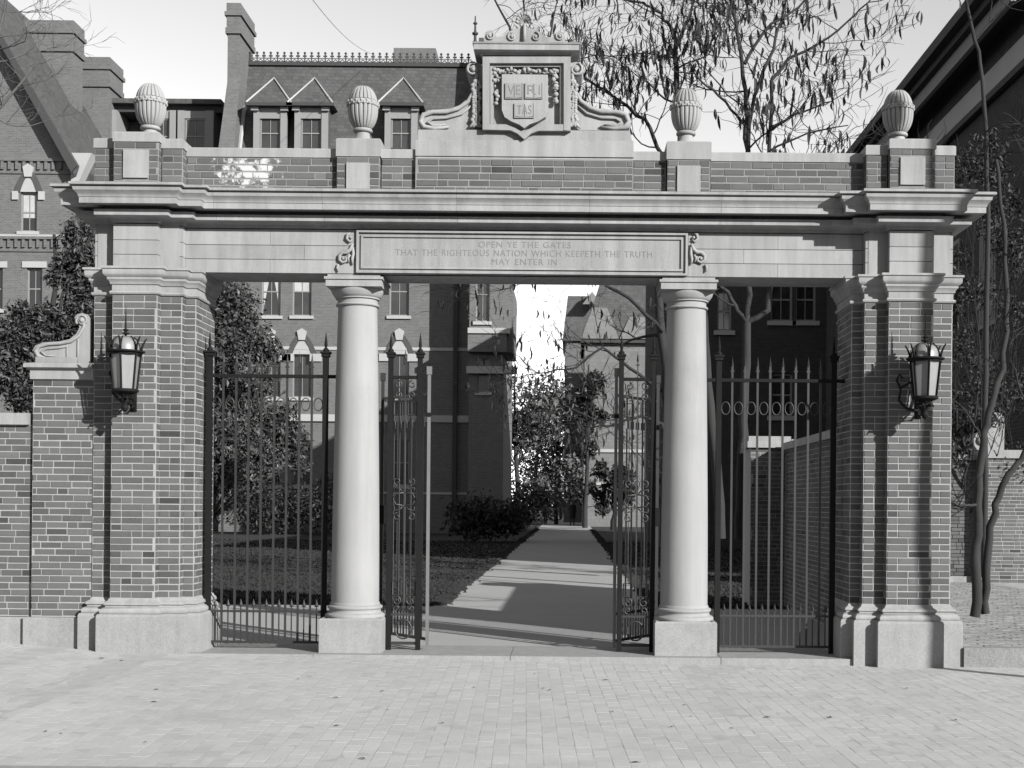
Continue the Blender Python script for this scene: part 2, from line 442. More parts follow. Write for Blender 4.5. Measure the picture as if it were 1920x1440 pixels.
CAPM = [(0,3.625),(.02,3.63),(.028,3.645),(.02,3.66),(.006,3.665),(.006,3.72),(.02,3.73),(.026,3.755),(.045,3.775),(.045,3.795),(.07,3.815),(.078,3.83),(.078,3.872),(.092,3.878),(.092,3.90),(0,3.905)]
def build_pier(cx, label):
    t = thing('gate_pier', label, 'brick pier', (cx, .4, 0), 'brick piers of the gateway')
    p = pier_path(cx); s = 1 if cx < XC else -1
    MB().sweep(PLINTH, p).build('plinth', M['granite'], t)
    autosmooth(MB().sweep(BASEM, p).build('base_moulding', M['stone'], t), 40)
    autosmooth(MB().sweep(CAPM, p).build('capital', M['stone'], t), 40)
    core = MB().box(cx-HA, cx+HA, 0, .5, .56, 3.63)
    core.box(cx-HB, cx+HB, YB, .85, .56, 3.63)
    if s > 0: core.box(cx-HB+.01, cx+HC, YC, .93, .56, 3.63)
    else: core.box(cx-HC, cx+HB-.01, YC, .93, .56, 3.63)
    core.build('mortar_core', M['mortar'], t)
    z0, z1 = .566, 3.622; b = []; m = .006
    b += face_front(cx-HA+m, cx+HA-m, z0, z1, 0, 11)
    b += face_front(cx-HB+m, cx-HA-m, z0, z1, YB, 12) + face_front(cx+HA+m, cx+HB-m, z0, z1, YB, 13)
    b += face_side(m, YB-.002, z0, z1, cx+HA, 1, 14) + face_side(m, YB-.002, z0, z1, cx-HA, -1, 15)
    if s > 0:
        b += face_front(cx+HB+m, cx+HC-m, z0, z1, YC, 16) + face_side(YB+m, YC-.002, z0, z1, cx+HB, 1, 17)
        b += face_side(YC+m, .93-m, z0, z1, cx+HC, 1, 18) + face_side(YB+m, .9, z0, z1, cx-HB, -1, 19)
    else:
        b += face_front(cx-HC+m, cx-HB-m, z0, z1, YC, 16) + face_side(YB+m, YC-.002, z0, z1, cx-HB, -1, 17)
        b += face_side(YC+m, .93-m, z0, z1, cx-HC, -1, 18) + face_side(YB+m, .9, z0, z1, cx+HB, 1, 19)
    lay(b, t, M['brick'])
    return t
build_pier(LP, 'brick gate pier standing beside the low garden wall with a stone scroll')
build_pier(RP, 'brick gate pier carrying a wall lantern, standing beside bare tree trunks and dark ivy')

# columns
def build_column(cx, label):
    cy = .49
    t = thing('stone_column', label, 'column', (cx, cy, 0), 'smooth stone columns of the gateway')
    pl = MB().box(cx-.317, cx+.317, cy-.317, cy+.317, -.35, .345)
    pl.sweep([(0,.345),(.0,.345),(-.012,.362),(-.04,.362)], [(cx-.317,cy+.317),(cx-.317,cy-.317),(cx+.317,cy-.317),(cx+.317,cy+.317)], False)
    pl.build('plinth', M['granite'], t)
    pr = [(.305,.347),(.308,.352)]
    pr = [(.300,.346),(.308,.360),(.311,.375),(.305,.392),(.292,.402),(.282,.405),(.272,.413),(.266,.428),(.269,.442),(.279,.449),(.285,.461),(.283,.474),(.272,.483),(.258,.487),(.258,.502),(.250,.515)]
    autosmooth(MB().lathe(cx, cy, pr, 48).build('column_base', M['stone_col'], t), 40)
    sh = []
    for i in range(21):
        q = i/20; r = .247 - .045*(q**1.7); sh.append((r, .515 + q*(3.585-.515)))
    autosmooth(MB().lathe(cx, cy, sh, 64).build('shaft', M['stone_col'], t), 60)
    cp = [(.204,3.585),(.222,3.590),(.228,3.60),(.222,3.612),(.208,3.616),(.206,3.655),(.212,3.662),(.228,3.664),(.228,3.678),(.238,3.682),(.250,3.70),(.268,3.728),(.276,3.752),(.276,3.765),(.20,3.765)]
    autosmooth(MB().lathe(cx, cy, cp, 48).build('capital', M['stone_col'], t), 40)
    ab = MB().box(cx-.285, cx+.285, cy-.285, cy+.285, 3.765, 3.835)
    ab.box(cx-.30, cx+.30, cy-.30, cy+.30, 3.8351, 3.862); ab.box(cx-.27, cx+.27, cy-.27, cy+.27, 3.8621, 3.888)
    ab.build('abacus', M['stone'], t)
CLX, CRX = X_(668, 900, .49), X_(1284, 900, .49)
build_column(CLX, 'smooth round stone column standing between the leafy opening and the opened gate leaf')
build_column(CRX, 'smooth round stone column standing between the path opening and the dark spiked grille')

# entablature
ent = thing('entablature', 'long stone lintel and moulded cornice with carved inscription spanning both piers', 'entablature', (XC, .5, 3.9))
def ent_path(a, b):
    """plan line of the entablature front between two X positions"""
    full = [(LP-HB, .93),(LP-HB, YB),(LP-HA, YB),(LP-HA, 0),(LP+HA, 0),(LP+HA, YB),(LP+HB, YB),(LP+HB, YC),(RP-HB, YC),(RP-HB, YB),(RP-HA, YB),(RP-HA, 0),(RP+HA, 0),(RP+HA, YB),(RP+HB, YB),(RP+HB, .93)]
    out = []
    for p in full:
        if a < p[0] < b: out.append(p)
    def yat(x):
        for p, q in zip(full, full[1:]):
            if p[0] <= x <= q[0] and q[0]-p[0] > .01: return p[1]
        return YC
    if a > -90: out = [(a, yat(a))] + out
    if b < 90: out = out + [(b, yat(b))]
    return out
CORN = [(-.02,4.35),(.01,4.35),(.02,4.38),(.04,4.396),(.145,4.399),(.145,4.446),(.153,4.449),(.153,4.455),(.06,4.458),(.06,4.497),(.235,4.497),(.235,4.492),(.255,4.492),(.255,4.548),(.262,4.553),(.262,4.562),(.272,4.585),(.30,4.612),(.306,4.645),(.29,4.652),(.335,4.66),(.335,4.682),(.325,4.688),(-.02,4.735)]
JX = [X_(612,400,.175), X_(860,400,.175), X_(1105,400,.175), X_(1348,400,.175)]
cuts = [-99, LP+HB+.35] + JX + [RP-HB-.35, 99]
for a, b in zip(cuts, cuts[1:]):
    pth = ent_path(a+.0012 if a > -90 else a, b-.0012 if b < 90 else b)
    autosmooth(MB().sweep(CORN, pth).build('cornice_block', M['stone'], ent), 30)
# body behind the facing
MB().box(LP+HB-.05, RP-HB+.05, YC+.03, .79, 3.892, 4.70).build('lintel_core', M['stone'], ent)
MB().box(LP-HB+.03, LP+HB-.03, .10, .92, 3.906, 4.70).build('lintel_core', M['stone'], ent)
MB().box(RP-HB+.03, RP+HB-.03, .10, .92, 3.906, 4.70).build('lintel_core', M['stone'], ent)
zc = [3.907, 4.032, 4.178, 4.342]
def frieze(x0, x1, y, splits, z_lo=3.907):
    zz = [z_lo] + zc[1:]
    for k in range(3):
        xs = [x0] + splits[k % len(splits)] + [x1] if splits else [x0, x1]
        for a, b in zip(xs, xs[1:]):
            MB().box(a+.0015, b-.0015, y, y+.09, zz[k]+.003, zz[k+1]-.003).build('frieze_stone', M['stone'], ent)
frieze(LP-HA, LP+HA, 0, None); frieze(RP-HA, RP+HA, 0, None)
for c in (LP, RP):
    for s in (-1, 1):
        a, b = (c-HB, c-HA-.001) if s < 0 else (c+HA+.001, c+HB)
        frieze(a, b, YB, None)
        # returns
        xx = c + s*HB
        for k in range(3):
            MB().box(xx-.03 if s > 0 else xx+.001, xx-.001 if s > 0 else xx+.03, YB+.092, .92, zc[k]+.003, zc[k+1]-.003).build('frieze_stone', M['stone'], ent)
    for z0_, z1_ in zip(zc, zc[1:]): pass
PLx, PRx = X_(668, 470, YC), X_(1290, 475, YC)
frieze(LP+HB+.001, PLx-.002, YC, [[-3.1], [-2.75], [-3.1]], 3.892)
frieze(PRx+.002, RP-HB-.001, YC, [[2.1], [1.75], [2.1]], 3.892)
# inscription panel with raised frame
pan = MB().box(PLx, PRx, YC-.004, YC+.09, 3.892, 4.342).build('inscription_panel', M['stone'], ent)
fr = MB(); fz0, fz1 = 3.925, 4.305; fx0, fx1 = PLx+.055, PRx-.035
fr.sweep([(0,0),(0,.0)], [(0,0),(1,0)], False) if False else None
for k, (o, dpt) in enumerate(((0, .034), (.045, .022))):
    a, b, c, d_ = fx0-.05+o, fx1+.03-o, fz0-.025+o, fz1+.03-o; wd = .022
    y0 = YC-.004-dpt*.8
    fr.box(a, b, y0, YC-.003, d_-wd, d_); fr.box(a, b, y0, YC-.003, c, c+wd)
    fr.box(a, a+wd, y0, YC-.003, c+wd, d_-wd); fr.box(b-wd, b, y0, YC-.003, c+wd, d_-wd)
fr.build('panel_frame', M['stone'], pan)
def lettering(txt, px, py, hpx, Y, wpx, parent, m, name='lettering', ext=.0015):
    cu = bpy.data.curves.new(name, 'FONT'); cu.body = txt; cu.align_x = 'CENTER'; cu.align_y = 'CENTER'; cu.extrude = ext; cu.space_word = 1.25; cu.space_character = 1.12; cu.offset = -.006
    o = bpy.data.objects.new(name, cu); COL.objects.link(o)
    dg = bpy.context.evaluated_depsgraph_get(); dg.update()
    me = bpy.data.meshes.new_from_object(o.evaluated_get(dg)); bpy.data.objects.remove(o)
    xs = [v.co.x for v in me.vertices]; ys = [v.co.y for v in me.vertices]
    cxm, cym = (min(xs)+max(xs))/2, (min(ys)+max(ys))/2
    s = (D+Y)/F; sx = wpx*s/(max(xs)-min(xs)); sy = hpx*s/(max(ys)-min(ys)); x, z = XZ(px, py, Y)
    for v in me.vertices:
        v.co = ((v.co.x-cxm)*sx + x, Y - v.co.z, (v.co.y-cym)*sy + z)
    me.materials.clear(); me.materials.append(m); me.update()
    q = bpy.data.objects.new(name, me); COL.objects.link(q); q.parent = parent; q.matrix_parent_inverse = WI(parent)
    # thin serifs come from small bars at the foot of each stroke being too fine to see; none added
    return q
YL = YC-.0045
lettering('OPEN YE THE GATES', 984, 459, 11, YL, 173, pan, M['stone_dark'])
lettering('THAT THE RIGHTEOUS NATION WHICH KEEPETH THE TRUTH', 982, 475, 11.5, YL, 481, pan, M['stone_dark'])
lettering('MAY ENTER IN', 983, 491, 11, YL, 122, pan, M['stone_dark'])

def spiral(cx, cz, r0, turns, a0, Y, sgn=1, n=40, r1=.12):
    pts = []
    for i in range(n+1):
        q = i/n; a = a0 + sgn*turns*2*pi*q; r = r0*(1-q) + r0*r1*q
        pts.append((cx + r*cos(a), Y, cz + r*sin(a)))
    return pts
# carved scroll consoles at both ends of the panel
def console(px, flip):
    mb = MB(); s = 1 if flip else -1
    x, z = XZ(px, 470, YC); k = (D+YC)/F
    def P(dx, dy): return (x + s*dx*k, YC-.018, z - dy*k)
    mb.tube([P(0,-32), P(5,-30), P(7,-22), P(1,-16), P(-4,-20)], [.011,.016,.016,.013,.010], 8)
    mb.tube([P(-5,-12), P(-1,-2), P(6,4), P(14,4), P(20,10), P(20,18), P(14,23), P(7,20), P(7,14), P(12,12)], [.014,.020,.022,.02,.018,.018,.016,.014,.012,.009], 8)
    mb.tube([P(-5,-6), P(-6,6), P(-4,16), P(-5,26)], [.012,.016,.016,.01], 8)
    mb.tube([P(0,8), P(4,14), P(2,22)], [.012,.014,.008], 8)
    mb.ball(P(13,15), .02, 8, (1,.9,1)); mb.ball(P(-1,-24), .016, 8)
    mb.tube([P(22,26), P(24,33), P(22,40)], [.012,.014,.008], 8)
    o = mb.build('carved_scroll', M['stone'], ent, True)
console(657, False); console(1301, True)

# ------------------------------------------------------------------ parapet above the cornice
att = thing('brick_parapet', 'low brick parapet with pale stone coping running along the top of the gateway cornice', 'parapet', (XC, .5, 4.7))
AB = []
def att_seg(x0, x1, y, z1, zc1, sides=(1,1), panel=None, y_back=.85, coverhang=.012):
    z0 = 4.70
    MB().box(x0, x1, y, y_back, z0, z1).build('mortar_core', M['mortar_old'], att)
    m = .006; global AB
    zb = z0 + .012
    if panel: # bricks beside a stone tablet
        pa, pb, pz0, pz1 = panel
        n = max(1, int(round((z1-zb)/COURSE)))
        for c, l, z, ch in brick_rows(x0+m, x1-m, zb, z1-.004, int(abs(x0)*100)):
            a, b = c-l/2, c+l/2
            if pz0-.02 < z < pz1+.02:
                for s0, s1 in ((a, min(b, pa-.008)), (max(a, pb+.008), b)):
                    if s1-s0 > .025: AB.append(('F', (s0+s1)/2, y+.016, z, s1-s0, .04, min(BH, ch-.0088)))
            else: AB.append(('F', c, y+.016, z, l, .04, min(BH, ch-.0088)))
        MB().box(pa, pb, y-.022, y+.03, pz0, pz1).build('stone_tablet', M['stone'], att)
    else: AB += face_front(x0+m, x1-m, zb, z1-.004, y, int(abs(x0)*100)+3)
    for s, x in ((-1, x0), (1, x1)):
        if sides[0 if s < 0 else 1]: AB += face_side(y+m, min(y_back, y+sides[0 if s < 0 else 1]), zb, z1-.004, x, s, 5)
    q = coverhang
    MB().sweep([(0,0),(0,0)], [(0,0),(1,0)], False)
    cb = MB(); cb.add([(x0-q,y-q,z1+.001),(x1+q,y-q,z1+.001),(x1+q,y_back+q,z1+.001),(x0-q,y_back+q,z1+.001),
                       (x0-q,y-q,zc1-.012),(x1+q,y-q,zc1-.012),(x1+q,y_back+q,zc1-.012),(x0-q,y_back+q,zc1-.012),
                       (x0-q+.012,y-q+.012,zc1),(x1+q-.012,y-q+.012,zc1),(x1+q-.012,y_back+q-.012,zc1),(x0-q+.012,y_back+q-.012,zc1)],
                      [(0,3,2,1),(0,1,5,4),(1,2,6,5),(2,3,7,6),(3,0,4,7),(4,5,9,8),(5,6,10,9),(6,7,11,10),(7,4,8,11),(8,9,10,11)])
    cb.build('coping_stone', M['stone'], att)
for cx in (LP, RP):
    yb = .075
    att_seg(cx-HB+.0, cx-HA-.015, yb+.004, 5.12, 5.222, (.7,0)); att_seg(cx+HA+.015, cx+HB, yb+.004, 5.12, 5.222, (0,.7))
    att_seg(cx-HA, cx+HA, 0, 5.165, 5.268, (yb,yb), (cx-.125, cx+.125, 4.80 - .02*0, 5.08))
YA = YC
ub = []
for cpx in (672, 1291.5):
    cx = X_(cpx, 320, YA-.06); ub.append(cx)
    att_seg(cx-.216, cx+.216, YA-.065, 5.075, 5.262, (.065,.065), (cx-.118, cx+.118, 4.745, 5.01))
c0, c1 = X_(779, 320, YA-.045), X_(1187, 320, YA-.045)
att_seg(c0, c1, YA-.045, 5.07, 5.088, (.045,.045), None, .8, .002)
for a, b in ((LP+HB+.006, ub[0]-.216-.014), (ub[0]+.216+.014, c0-.006), (c1+.006, ub[1]-.216-.014), (ub[1]+.216+.014, RP-HB-.006)):
    att_seg(a, b, YA, 5.075, 5.172, (0,0))
lay(AB, att, M['brick'], 300, 5)

# ------------------------------------------------------------------ urn-like stone finials
def build_finial(label):
    t = thing('stone_finial', label, 'finial', (0,0,0), 'fluted egg-shaped stone finials on the parapet')
    b = [(.165,0),(.165,.018),(.14,.03),(.115,.045),(.088,.075),(.075,.11),(.074,.135),(.07,.14)]
    autosmooth(MB().lathe(0, 0, b, 40).build('finial_foot', M['stone'], t), 40)
    b = [(.07,.14),(.094,.145),(.102,.155),(.102,.17),(.094,.18),(.078,.184)]
    autosmooth(MB().lathe(0, 0, b, 40).build('finial_collar', M['stone'], t), 40)
    def egg(z): # radius by height 0..1
        q = min(max(z, 0), 1)
        return .158*(max(0, 1-abs((q-.50)/.52)**2.3))**.5
    def fl(q, i, z): return 1 - .085*(abs(sin(q*10))**.6 < .42) if True else 1
    lo = []; hi = []
    for i in range(15): zz = .045+.50*i/14; lo.append((egg(zz), .182+.47*(zz-.045)))
    n = 160
    def flute(q, i, z): return 1 - .12*(1-min(1, abs(sin(q*10))*1.9))
    autosmooth(MB().lathe(0, 0, lo, n, flute).build('finial_bowl', M['stone'], t), 50)
    z1 = .182+.47*.50
    band = [(egg(.545)-.01, z1-.002),(egg(.55)+.007, z1),(egg(.58)+.007, z1+.02),(egg(.62)+.006, z1+.038),(egg(.66)-.0, z1+.048),(egg(.66)-.012, z1+.052)]
    o = autosmooth(MB().lathe(0, 0, band, 60, lambda q, i, z: 1 - (.03*(abs(sin(q*7+ (i%2)*1.2)) < .3) if 1 < i < 4 else 0)).build('finial_band', M['stone'], t), 30)
    sc_ = MB()
    for q in range(18):
        a_ = 2*pi*q/18; rr_ = egg(.6)+.004
        for k_, (dz_, da_) in enumerate(((.008, 0), (.030, pi/18))): sc_.ball((rr_*cos(a_+da_), rr_*sin(a_+da_), z1+dz_), .017, 6, (.8,.8,1.1))
    sc_.build('finial_scallops', M['stone'], t, True)
    for i in range(15): zz = .66+.335*i/14; hi.append((egg(zz)*.985 if i < 14 else .004, .182+.47*(zz-.045)))
    autosmooth(MB().lathe(0, 0, hi, n, flute).build('finial_cap', M['stone'], t), 50)
    return t
f0 = build_finial('fluted stone finial on the brick pier nearest the garden wall scroll, below the twin chimneys')
UY = .47
f0.location = (X_(282, 250, UY), UY, 5.268)
copy_thing(f0, (X_(680, 262, UY), UY, 5.262), 1.1, 'fluted stone finial above the column beside the leafy opening, in front of the slate roof')
copy_thing(f0, (X_(1286, 270, UY), UY, 5.262), 2.3, 'fluted stone finial above the column beside the dark grille, in front of bare branches')
copy_thing(f0, (X_(1683, 265, UY), UY, 5.268), 4.0, 'fluted stone finial on the pier next to the dark eaves of the brick hall')

# ------------------------------------------------------------------ carved crest
cr = thing('carved_crest', 'carved stone crest with a shield of three lettered books above the middle of the gateway', 'crest', (XC, .5, 5.09))
YR = YA-.045
def mir(pts, c=983.5): return [(2*c-a, b) for a, b in pts]
MB().pxprism([(779,292),(779,262),(1188,264),(1188,295)], YR, .75).build('crest_base', M['stone'], cr)
MB().pxprism([(783,262),(784,243),(1181,245),(1185,264)], YR+.02, .72).build('crest_base', M['stone'], cr)
wing = [(797,244),(787,238),(783,228),(788,215),(802,207),(826,205),(846,203),(862,197),(875,186),(884,174),(889,160),(891,146),(884,143),(876,138),(873,128),(877,120),(886,116),(897,118),(906,124),(906,244)]
for pts in (wing, mir(wing)):
    c = 845 if pts is wing else 1122
    o = MB().pxprism(pts, YR+.07, .62).build('side_scroll', M['stone'], cr)
    mb = MB(); k = (D+YR)/F
    s = 1 if pts is wing else -1
    def W(px_, py_, y=YR+.055): 
        q = px_ if s > 0 else 2*983.5-px_
        a, b = XZ(q, py_, y); return (a, y, b)
    # rolled edges of the scroll
    mb.tube([W(842,238), W(815,241), W(795,238), W(788,228), W(794,215), W(812,210), W(838,210), W(860,203), W(878,190), W(888,172), W(893,150), W(894,138)], [.012,.022,.026,.026,.026,.024,.022,.022,.022,.02,.018,.015], 8)
    mb.tube([W(835,234), W(812,236), W(802,229), W(812,222), W(838,221), W(866,213), W(884,198)], [.008,.012,.014,.014,.014,.014,.010], 8)
    sp = spiral(W(887,130)[0], W(887,130)[2], 12.5*k, 1.6, pi*.4, YR+.05, s, 30)
    mb.tube(sp, .013, 7)
    mb.ball(W(887,130), .03, 10, (1,1,1))
    mb.build('scroll_moulding', M['stone'], o, True)
    # hanging bellflower drop
    dr = MB(); r = random.Random(5)
    for i in range(24):
        yy = 152 + i*3.6; ww = 5 + 7*abs(sin(i*.55))
        for q in (-1, 0, 1):
            dr.ball(W(893 + q*ww*.55 + r.uniform(-1.5,1.5), yy + r.uniform(-1,1), YR+.035), .016+.007*r.random(), 6, (1.1,.9,1.0))
    for q in (-1.6, -.8, .8, 1.4): dr.tube([W(893,225,YR+.04), W(893+q*6,236,YR+.03), W(893+q*9,241,YR+.05)], [.012,.016,.006], 6)
    dr.build('flower_drop', M['stone'], cr, True)
# central tabernacle
MB().pxprism([(905,244),(905,104),(1070,104),(1070,246),(1010,246),(996,250),(983,259),(970,250),(958,245)], YR+.05, .55).build('tabernacle_body', M['stone'], cr)
fm = MB()
for q in ([(905,243),(905,106),(918,106),(918,243)], [(1057,244),(1057,106),(1070,106),(1070,245)], [(918,118),(918,106),(1057,106),(1057,118)]):
    fm.pxprism(q, YR-.045, YR+.0495)
for q in ([(919.2,240),(919.2,119.2),(925,119.2),(925,240)], [(1050,241),(1050,119.2),(1055.8,119.2),(1055.8,241)], [(925,125),(925,119.2),(1050,119.2),(1050,125)]):
    fm.pxprism(q, YR-.01, YR+.0495)
fm.pxprism([(918,243),(918,233),(948,233),(966,240),(983,250),(1000,240),(1018,233),(1057,233),(1057,245),(1010,245),(996,250),(983,261),(970,250),(957,244)], YR-.04, YR+.0495)
fm.build('tabernacle_frame', M['stone'], cr)
tx0, tx1 = X_(905,100,YR), X_(1070,100,YR); tz = Z_(988,104,YR)
tc = MB().sweep([(-.02,0),(.0,0),(.012,.006),(.02,.022),(.07,.028),(.085,.032),(.085,.085),(.095,.09),(.10,.105),(-.02,.125)],
          [(tx0,.5),(tx0,YR-.03),(tx1,YR-.03),(tx1,.5)])
tc.v = [(a, b, c_ + tz - .012) for a, b, c_ in tc.v]
tc.box(tx0-.02, tx1+.02, YR-.03, .55, tz+.02, tz+.10)
tc.build('tabernacle_cornice', M['stone'], cr)
top = [(908,83),(907,72),(910,60),(920,56),(927,62),(931,69),(943,68),(953,60),(964,54),(975,53),(983,40),(991,53),(1003,54),(1013,61),(1024,69),(1036,70),(1042,62),(1049,57),(1057,62),(1060,72),(1059,83)]
tp = MB().pxprism(top, YR+.02, .30).build('top_ornament', M['stone'], cr)
mb = MB(); k = (D+YR)/F
for (px_, py_, r_, a0, sg) in ((918,66,8,pi*.2,-1),(960,68,9,pi*.5,1),(1004,68,9,pi*.5,-1),(1050,67,8,pi*.8,1)):
    x, z = XZ(px_, py_, YR); mb.tube(spiral(x, z, r_*k, 1.3, a0, YR+.012, sg, 24), .010, 6); mb.ball((x, YR+.015, z), .018, 8)
for i in range(9):
    a = pi*(.0 + i/8); x, z = XZ(983.5, 42, YR)
    p0 = (x+.02*cos(a), YR+.01, z+.02*sin(a)); p1 = (x+.075*cos(a), YR-.01, z+.085*sin(a))
    mb.tube([p0, p1], [.008,.013], 6); mb.ball(p1, .020, 8)
mb.tube([(*XZ(983.5,80,YR)[:1], YR-.005, XZ(983.5,80,YR)[1]), (XZ(983.5,45,YR)[0], YR-.005, XZ(983.5,45,YR)[1])], [.022,.014], 8)
mb.build('palmette', M['stone'], cr, True)
# shield and books
sh_out = [(941,139),(1027,140),(1028,206),(1023,219),(1008,228),(993,233),(983,240),(973,233),(958,227),(946,219),(941,206)]
shd = MB().pxprism(sh_out, YR-.035, YR+.049).build('shield', M['stone'], cr)
def book(x0, x1, y0, y1, txt):
    bk = MB(); xm = (x0+x1)/2
    bk.pxprism([(x0,y1),(x0,y0),(xm-.6,y0+1.2),(xm-.6,y1+1)], YR-.047, YR-.036); bk.pxprism([(xm+.6,y1+1),(xm+.6,y0+1.2),(x1,y0),(x1,y1)], YR-.047, YR-.036)
    bk.pxprism([(x0-1.6,y1+2.6),(x0-1.6,y0),(x0-.3,y0),(x0-.3,y1+1.2),(x1+.3,y1+1.2),(x1+.3,y0),(x1+1.6,y0),(x1+1.6,y1+2.6)], YR-.052, YR-.0365)
    o = bk.build('carved_book', M['stone'], shd)
    return o
for (a, b, c, d_, t) in ((949,979,155,182,'VE'), (986,1016,155,182,'RI'), (966,1000,193,218,'TAS')):
    o = book(a, b, c, d_, t)
    lettering(t, (a+b)/2, (c+d_)/2, (d_-c)*.66, YR-.0475, (b-a)*.80, shd, M['stone_dark'], 'carved_letters', .002)
gl = MB(); r = random.Random(9); 
for i in range(110):
    if i < 62: px_ = 926 + r.random()*121; py_ = 129 + 6*abs(sin((px_-926)/121*pi*4)) + r.uniform(-2,2)
    else:
        sd_ = r.choice((0,1)); py_ = 132 + r.random()*64; px_ = (931 if sd_ == 0 else 1041) + r.uniform(-6,6)*(1-(py_-132)/90)
    x, z = XZ(px_, py_, YR); gl.ball((x, YR+.008+r.uniform(-.02,.012), z), r.uniform(.012,.024), 6, (r.uniform(.7,1.5),1,r.uniform(.7,1.3)))
gl.build('leaf_garland', M['stone'], cr, True)

# ------------------------------------------------------------------ garden wall beside the left pier
YW1, YW0 = .12, .165
wl = thing('garden_wall_pilaster', 'brick wall pilaster with stone coping under the big stone scroll', 'wall', (-5.2, .3, .03))
xw0 = X_(60, 1000, YW1); xw1 = LP-HB-.002
MB().box(xw0, xw1, YW1, .62, .36, 2.79).build('mortar_core', M['mortar'], wl)
lay(face_front(xw0+.006, xw1-.003, .368, 2.77, YW1, 31) + face_side(YW1+.006, YW0, .368, 2.77, xw0, -1, 32), wl, M['brick'])
MB().box(xw0-.06, xw1, YW1-.06, .66, -.3, .358).build('plinth', M['granite'], wl)
MB().sweep([(0,2.775),(.025,2.775),(.025,2.87),(.03,2.875),(.075,2.89),(.075,2.925),(.06,2.935),(0,2.945)], [(xw0,.6),(xw0,YW1),(xw1,YW1)]).build('coping', M['stone'], wl)
MB().box(xw0+.01, xw0+.43, YW1+.02, .58, 2.94, 3.005).build('coping_block', M['stone'], wl)
scl = thing('stone_scroll', 'pale carved stone scroll resting on the brick wall pilaster beside the lantern pier', 'stone scroll', (-5.15, .3, 3.0))
SCR = [(70,678),(63,668),(61,657),(66,648),(80,642),(112,640),(130,636),(143,626),(149,614),(147,607),(142,602),(140,595),(145,589),(154,587),(164,590),(170,597),(171,608),(170,690),(70,690)]
ys = YW1+.05
MB().pxprism([(a, b) for a, b in SCR], ys, .52).build('scroll_body', M['stone'], scl)
mb = MB(); k = (D+ys)/F
def Q(a, b): x, z = XZ(a, b, ys); return (x, ys-.008, z)
mb.tube([Q(110,672),Q(88,673),Q(72,668),Q(67,658),Q(74,649),Q(92,645),Q(114,644),Q(134,640),Q(149,629),Q(157,614),Q(160,603)], [.010,.018,.022,.022,.022,.02,.018,.018,.016,.014,.012], 8)
mb.tube([Q(104,668),Q(86,667),Q(78,660),Q(88,654),Q(112,652),Q(128,649)], [.006,.010,.012,.012,.012,.008], 8)
x, z = XZ(154.5, 601, ys); mb.tube(spiral(x, z, 11.5*k, 1.8, pi*1.2, ys-.008, -1, 34), .013, 7); mb.ball((x, ys-.01, z), .028, 10)
mb.tube([Q(147,636),Q(146,684)], .008, 6); mb.tube([Q(126,646),Q(126,684)], .006, 6)
mb.build('scroll_moulding', M['stone'], scl, True)
wl2 = thing('garden_wall', 'lower stretch of brick garden wall with thick stone cap beyond the scroll pilaster', 'wall', (-7.2, .3, .1))
MB().box(-8.6, xw0-.001, YW0, .55, .36, 2.31).build('mortar_core', M['mortar'], wl2)
lay(face_front(-6.6, xw0-.004, .368, 2.305, YW0, 41) , wl2, M['brick'])
MB().box(-8.6, xw0-.061, YW0-.06, .60, -.3, .355).build('plinth', M['granite'], wl2)
xx = -8.6
for x1 in (-6.9, X_(54, 785, YW0-.05)): 
    MB().box(xx, x1-.003, YW0-.05, .60, 2.312, 2.43).build('cap_stone', M['stone'], wl2); xx = x1

# ------------------------------------------------------------------ iron work
GY = .52
Z_TOP, Z_LOW, Z_BOT = 2.865, .402, .082
def spear(mb, x, y, z, h=.12, w_=.018):
    mb.add([(x-w_,y,z),(x,y-w_,z),(x+w_,y,z),(x,y+w_,z),(x-w_*.6,y,z-.02),(x,y-w_*.6,z-.02),(x+w_*.6,y,z-.02),(x,y+w_*.6,z-.02),(x,y,z+h)],
           [(0,1,8),(1,2,8),(2,3,8),(3,0,8),(0,4,5,1),(1,5,6,2),(2,6,7,3),(3,7,4,0)])
def bar(x, y, z0, z1, w_=.021, tip=.11):
    mb = MB().box(x-w_/2, x+w_/2, y-w_/2, y+w_/2, z0, z1)
    if tip: mb.box(x-.02, x+.02, y-.012, y+.012, z1-.055, z1-.043); spear(mb, x, y, z1, tip, .013)
    return mb
def post(mb, x, y, z1, w_=.055):
    mb.box(x-w_/2, x+w_/2, y-w_/2, y+w_/2, .013, z1)
    mb.box(x-w_*.75, x+w_*.75, y-w_*.75, y+w_*.75, z1, z1+.035); mb.box(x-w_*.95, x+w_*.95, y-w_*.95, y+w_*.95, z1+.035, z1+.055)
    mb.tube([(x,y,z1+.05),(x,y,z1+.075),(x,y,z1+.10),(x,y,z1+.13),(x,y,z1+.26)], [.03,.032,.012,.018,.002], 8)
def ring(x, z, y, rx, rz, r=.006, n=18): 
    return [(x+rx*cos(2*pi*i/n), y, z+rz*sin(2*pi*i/n)) for i in range(n+1)]
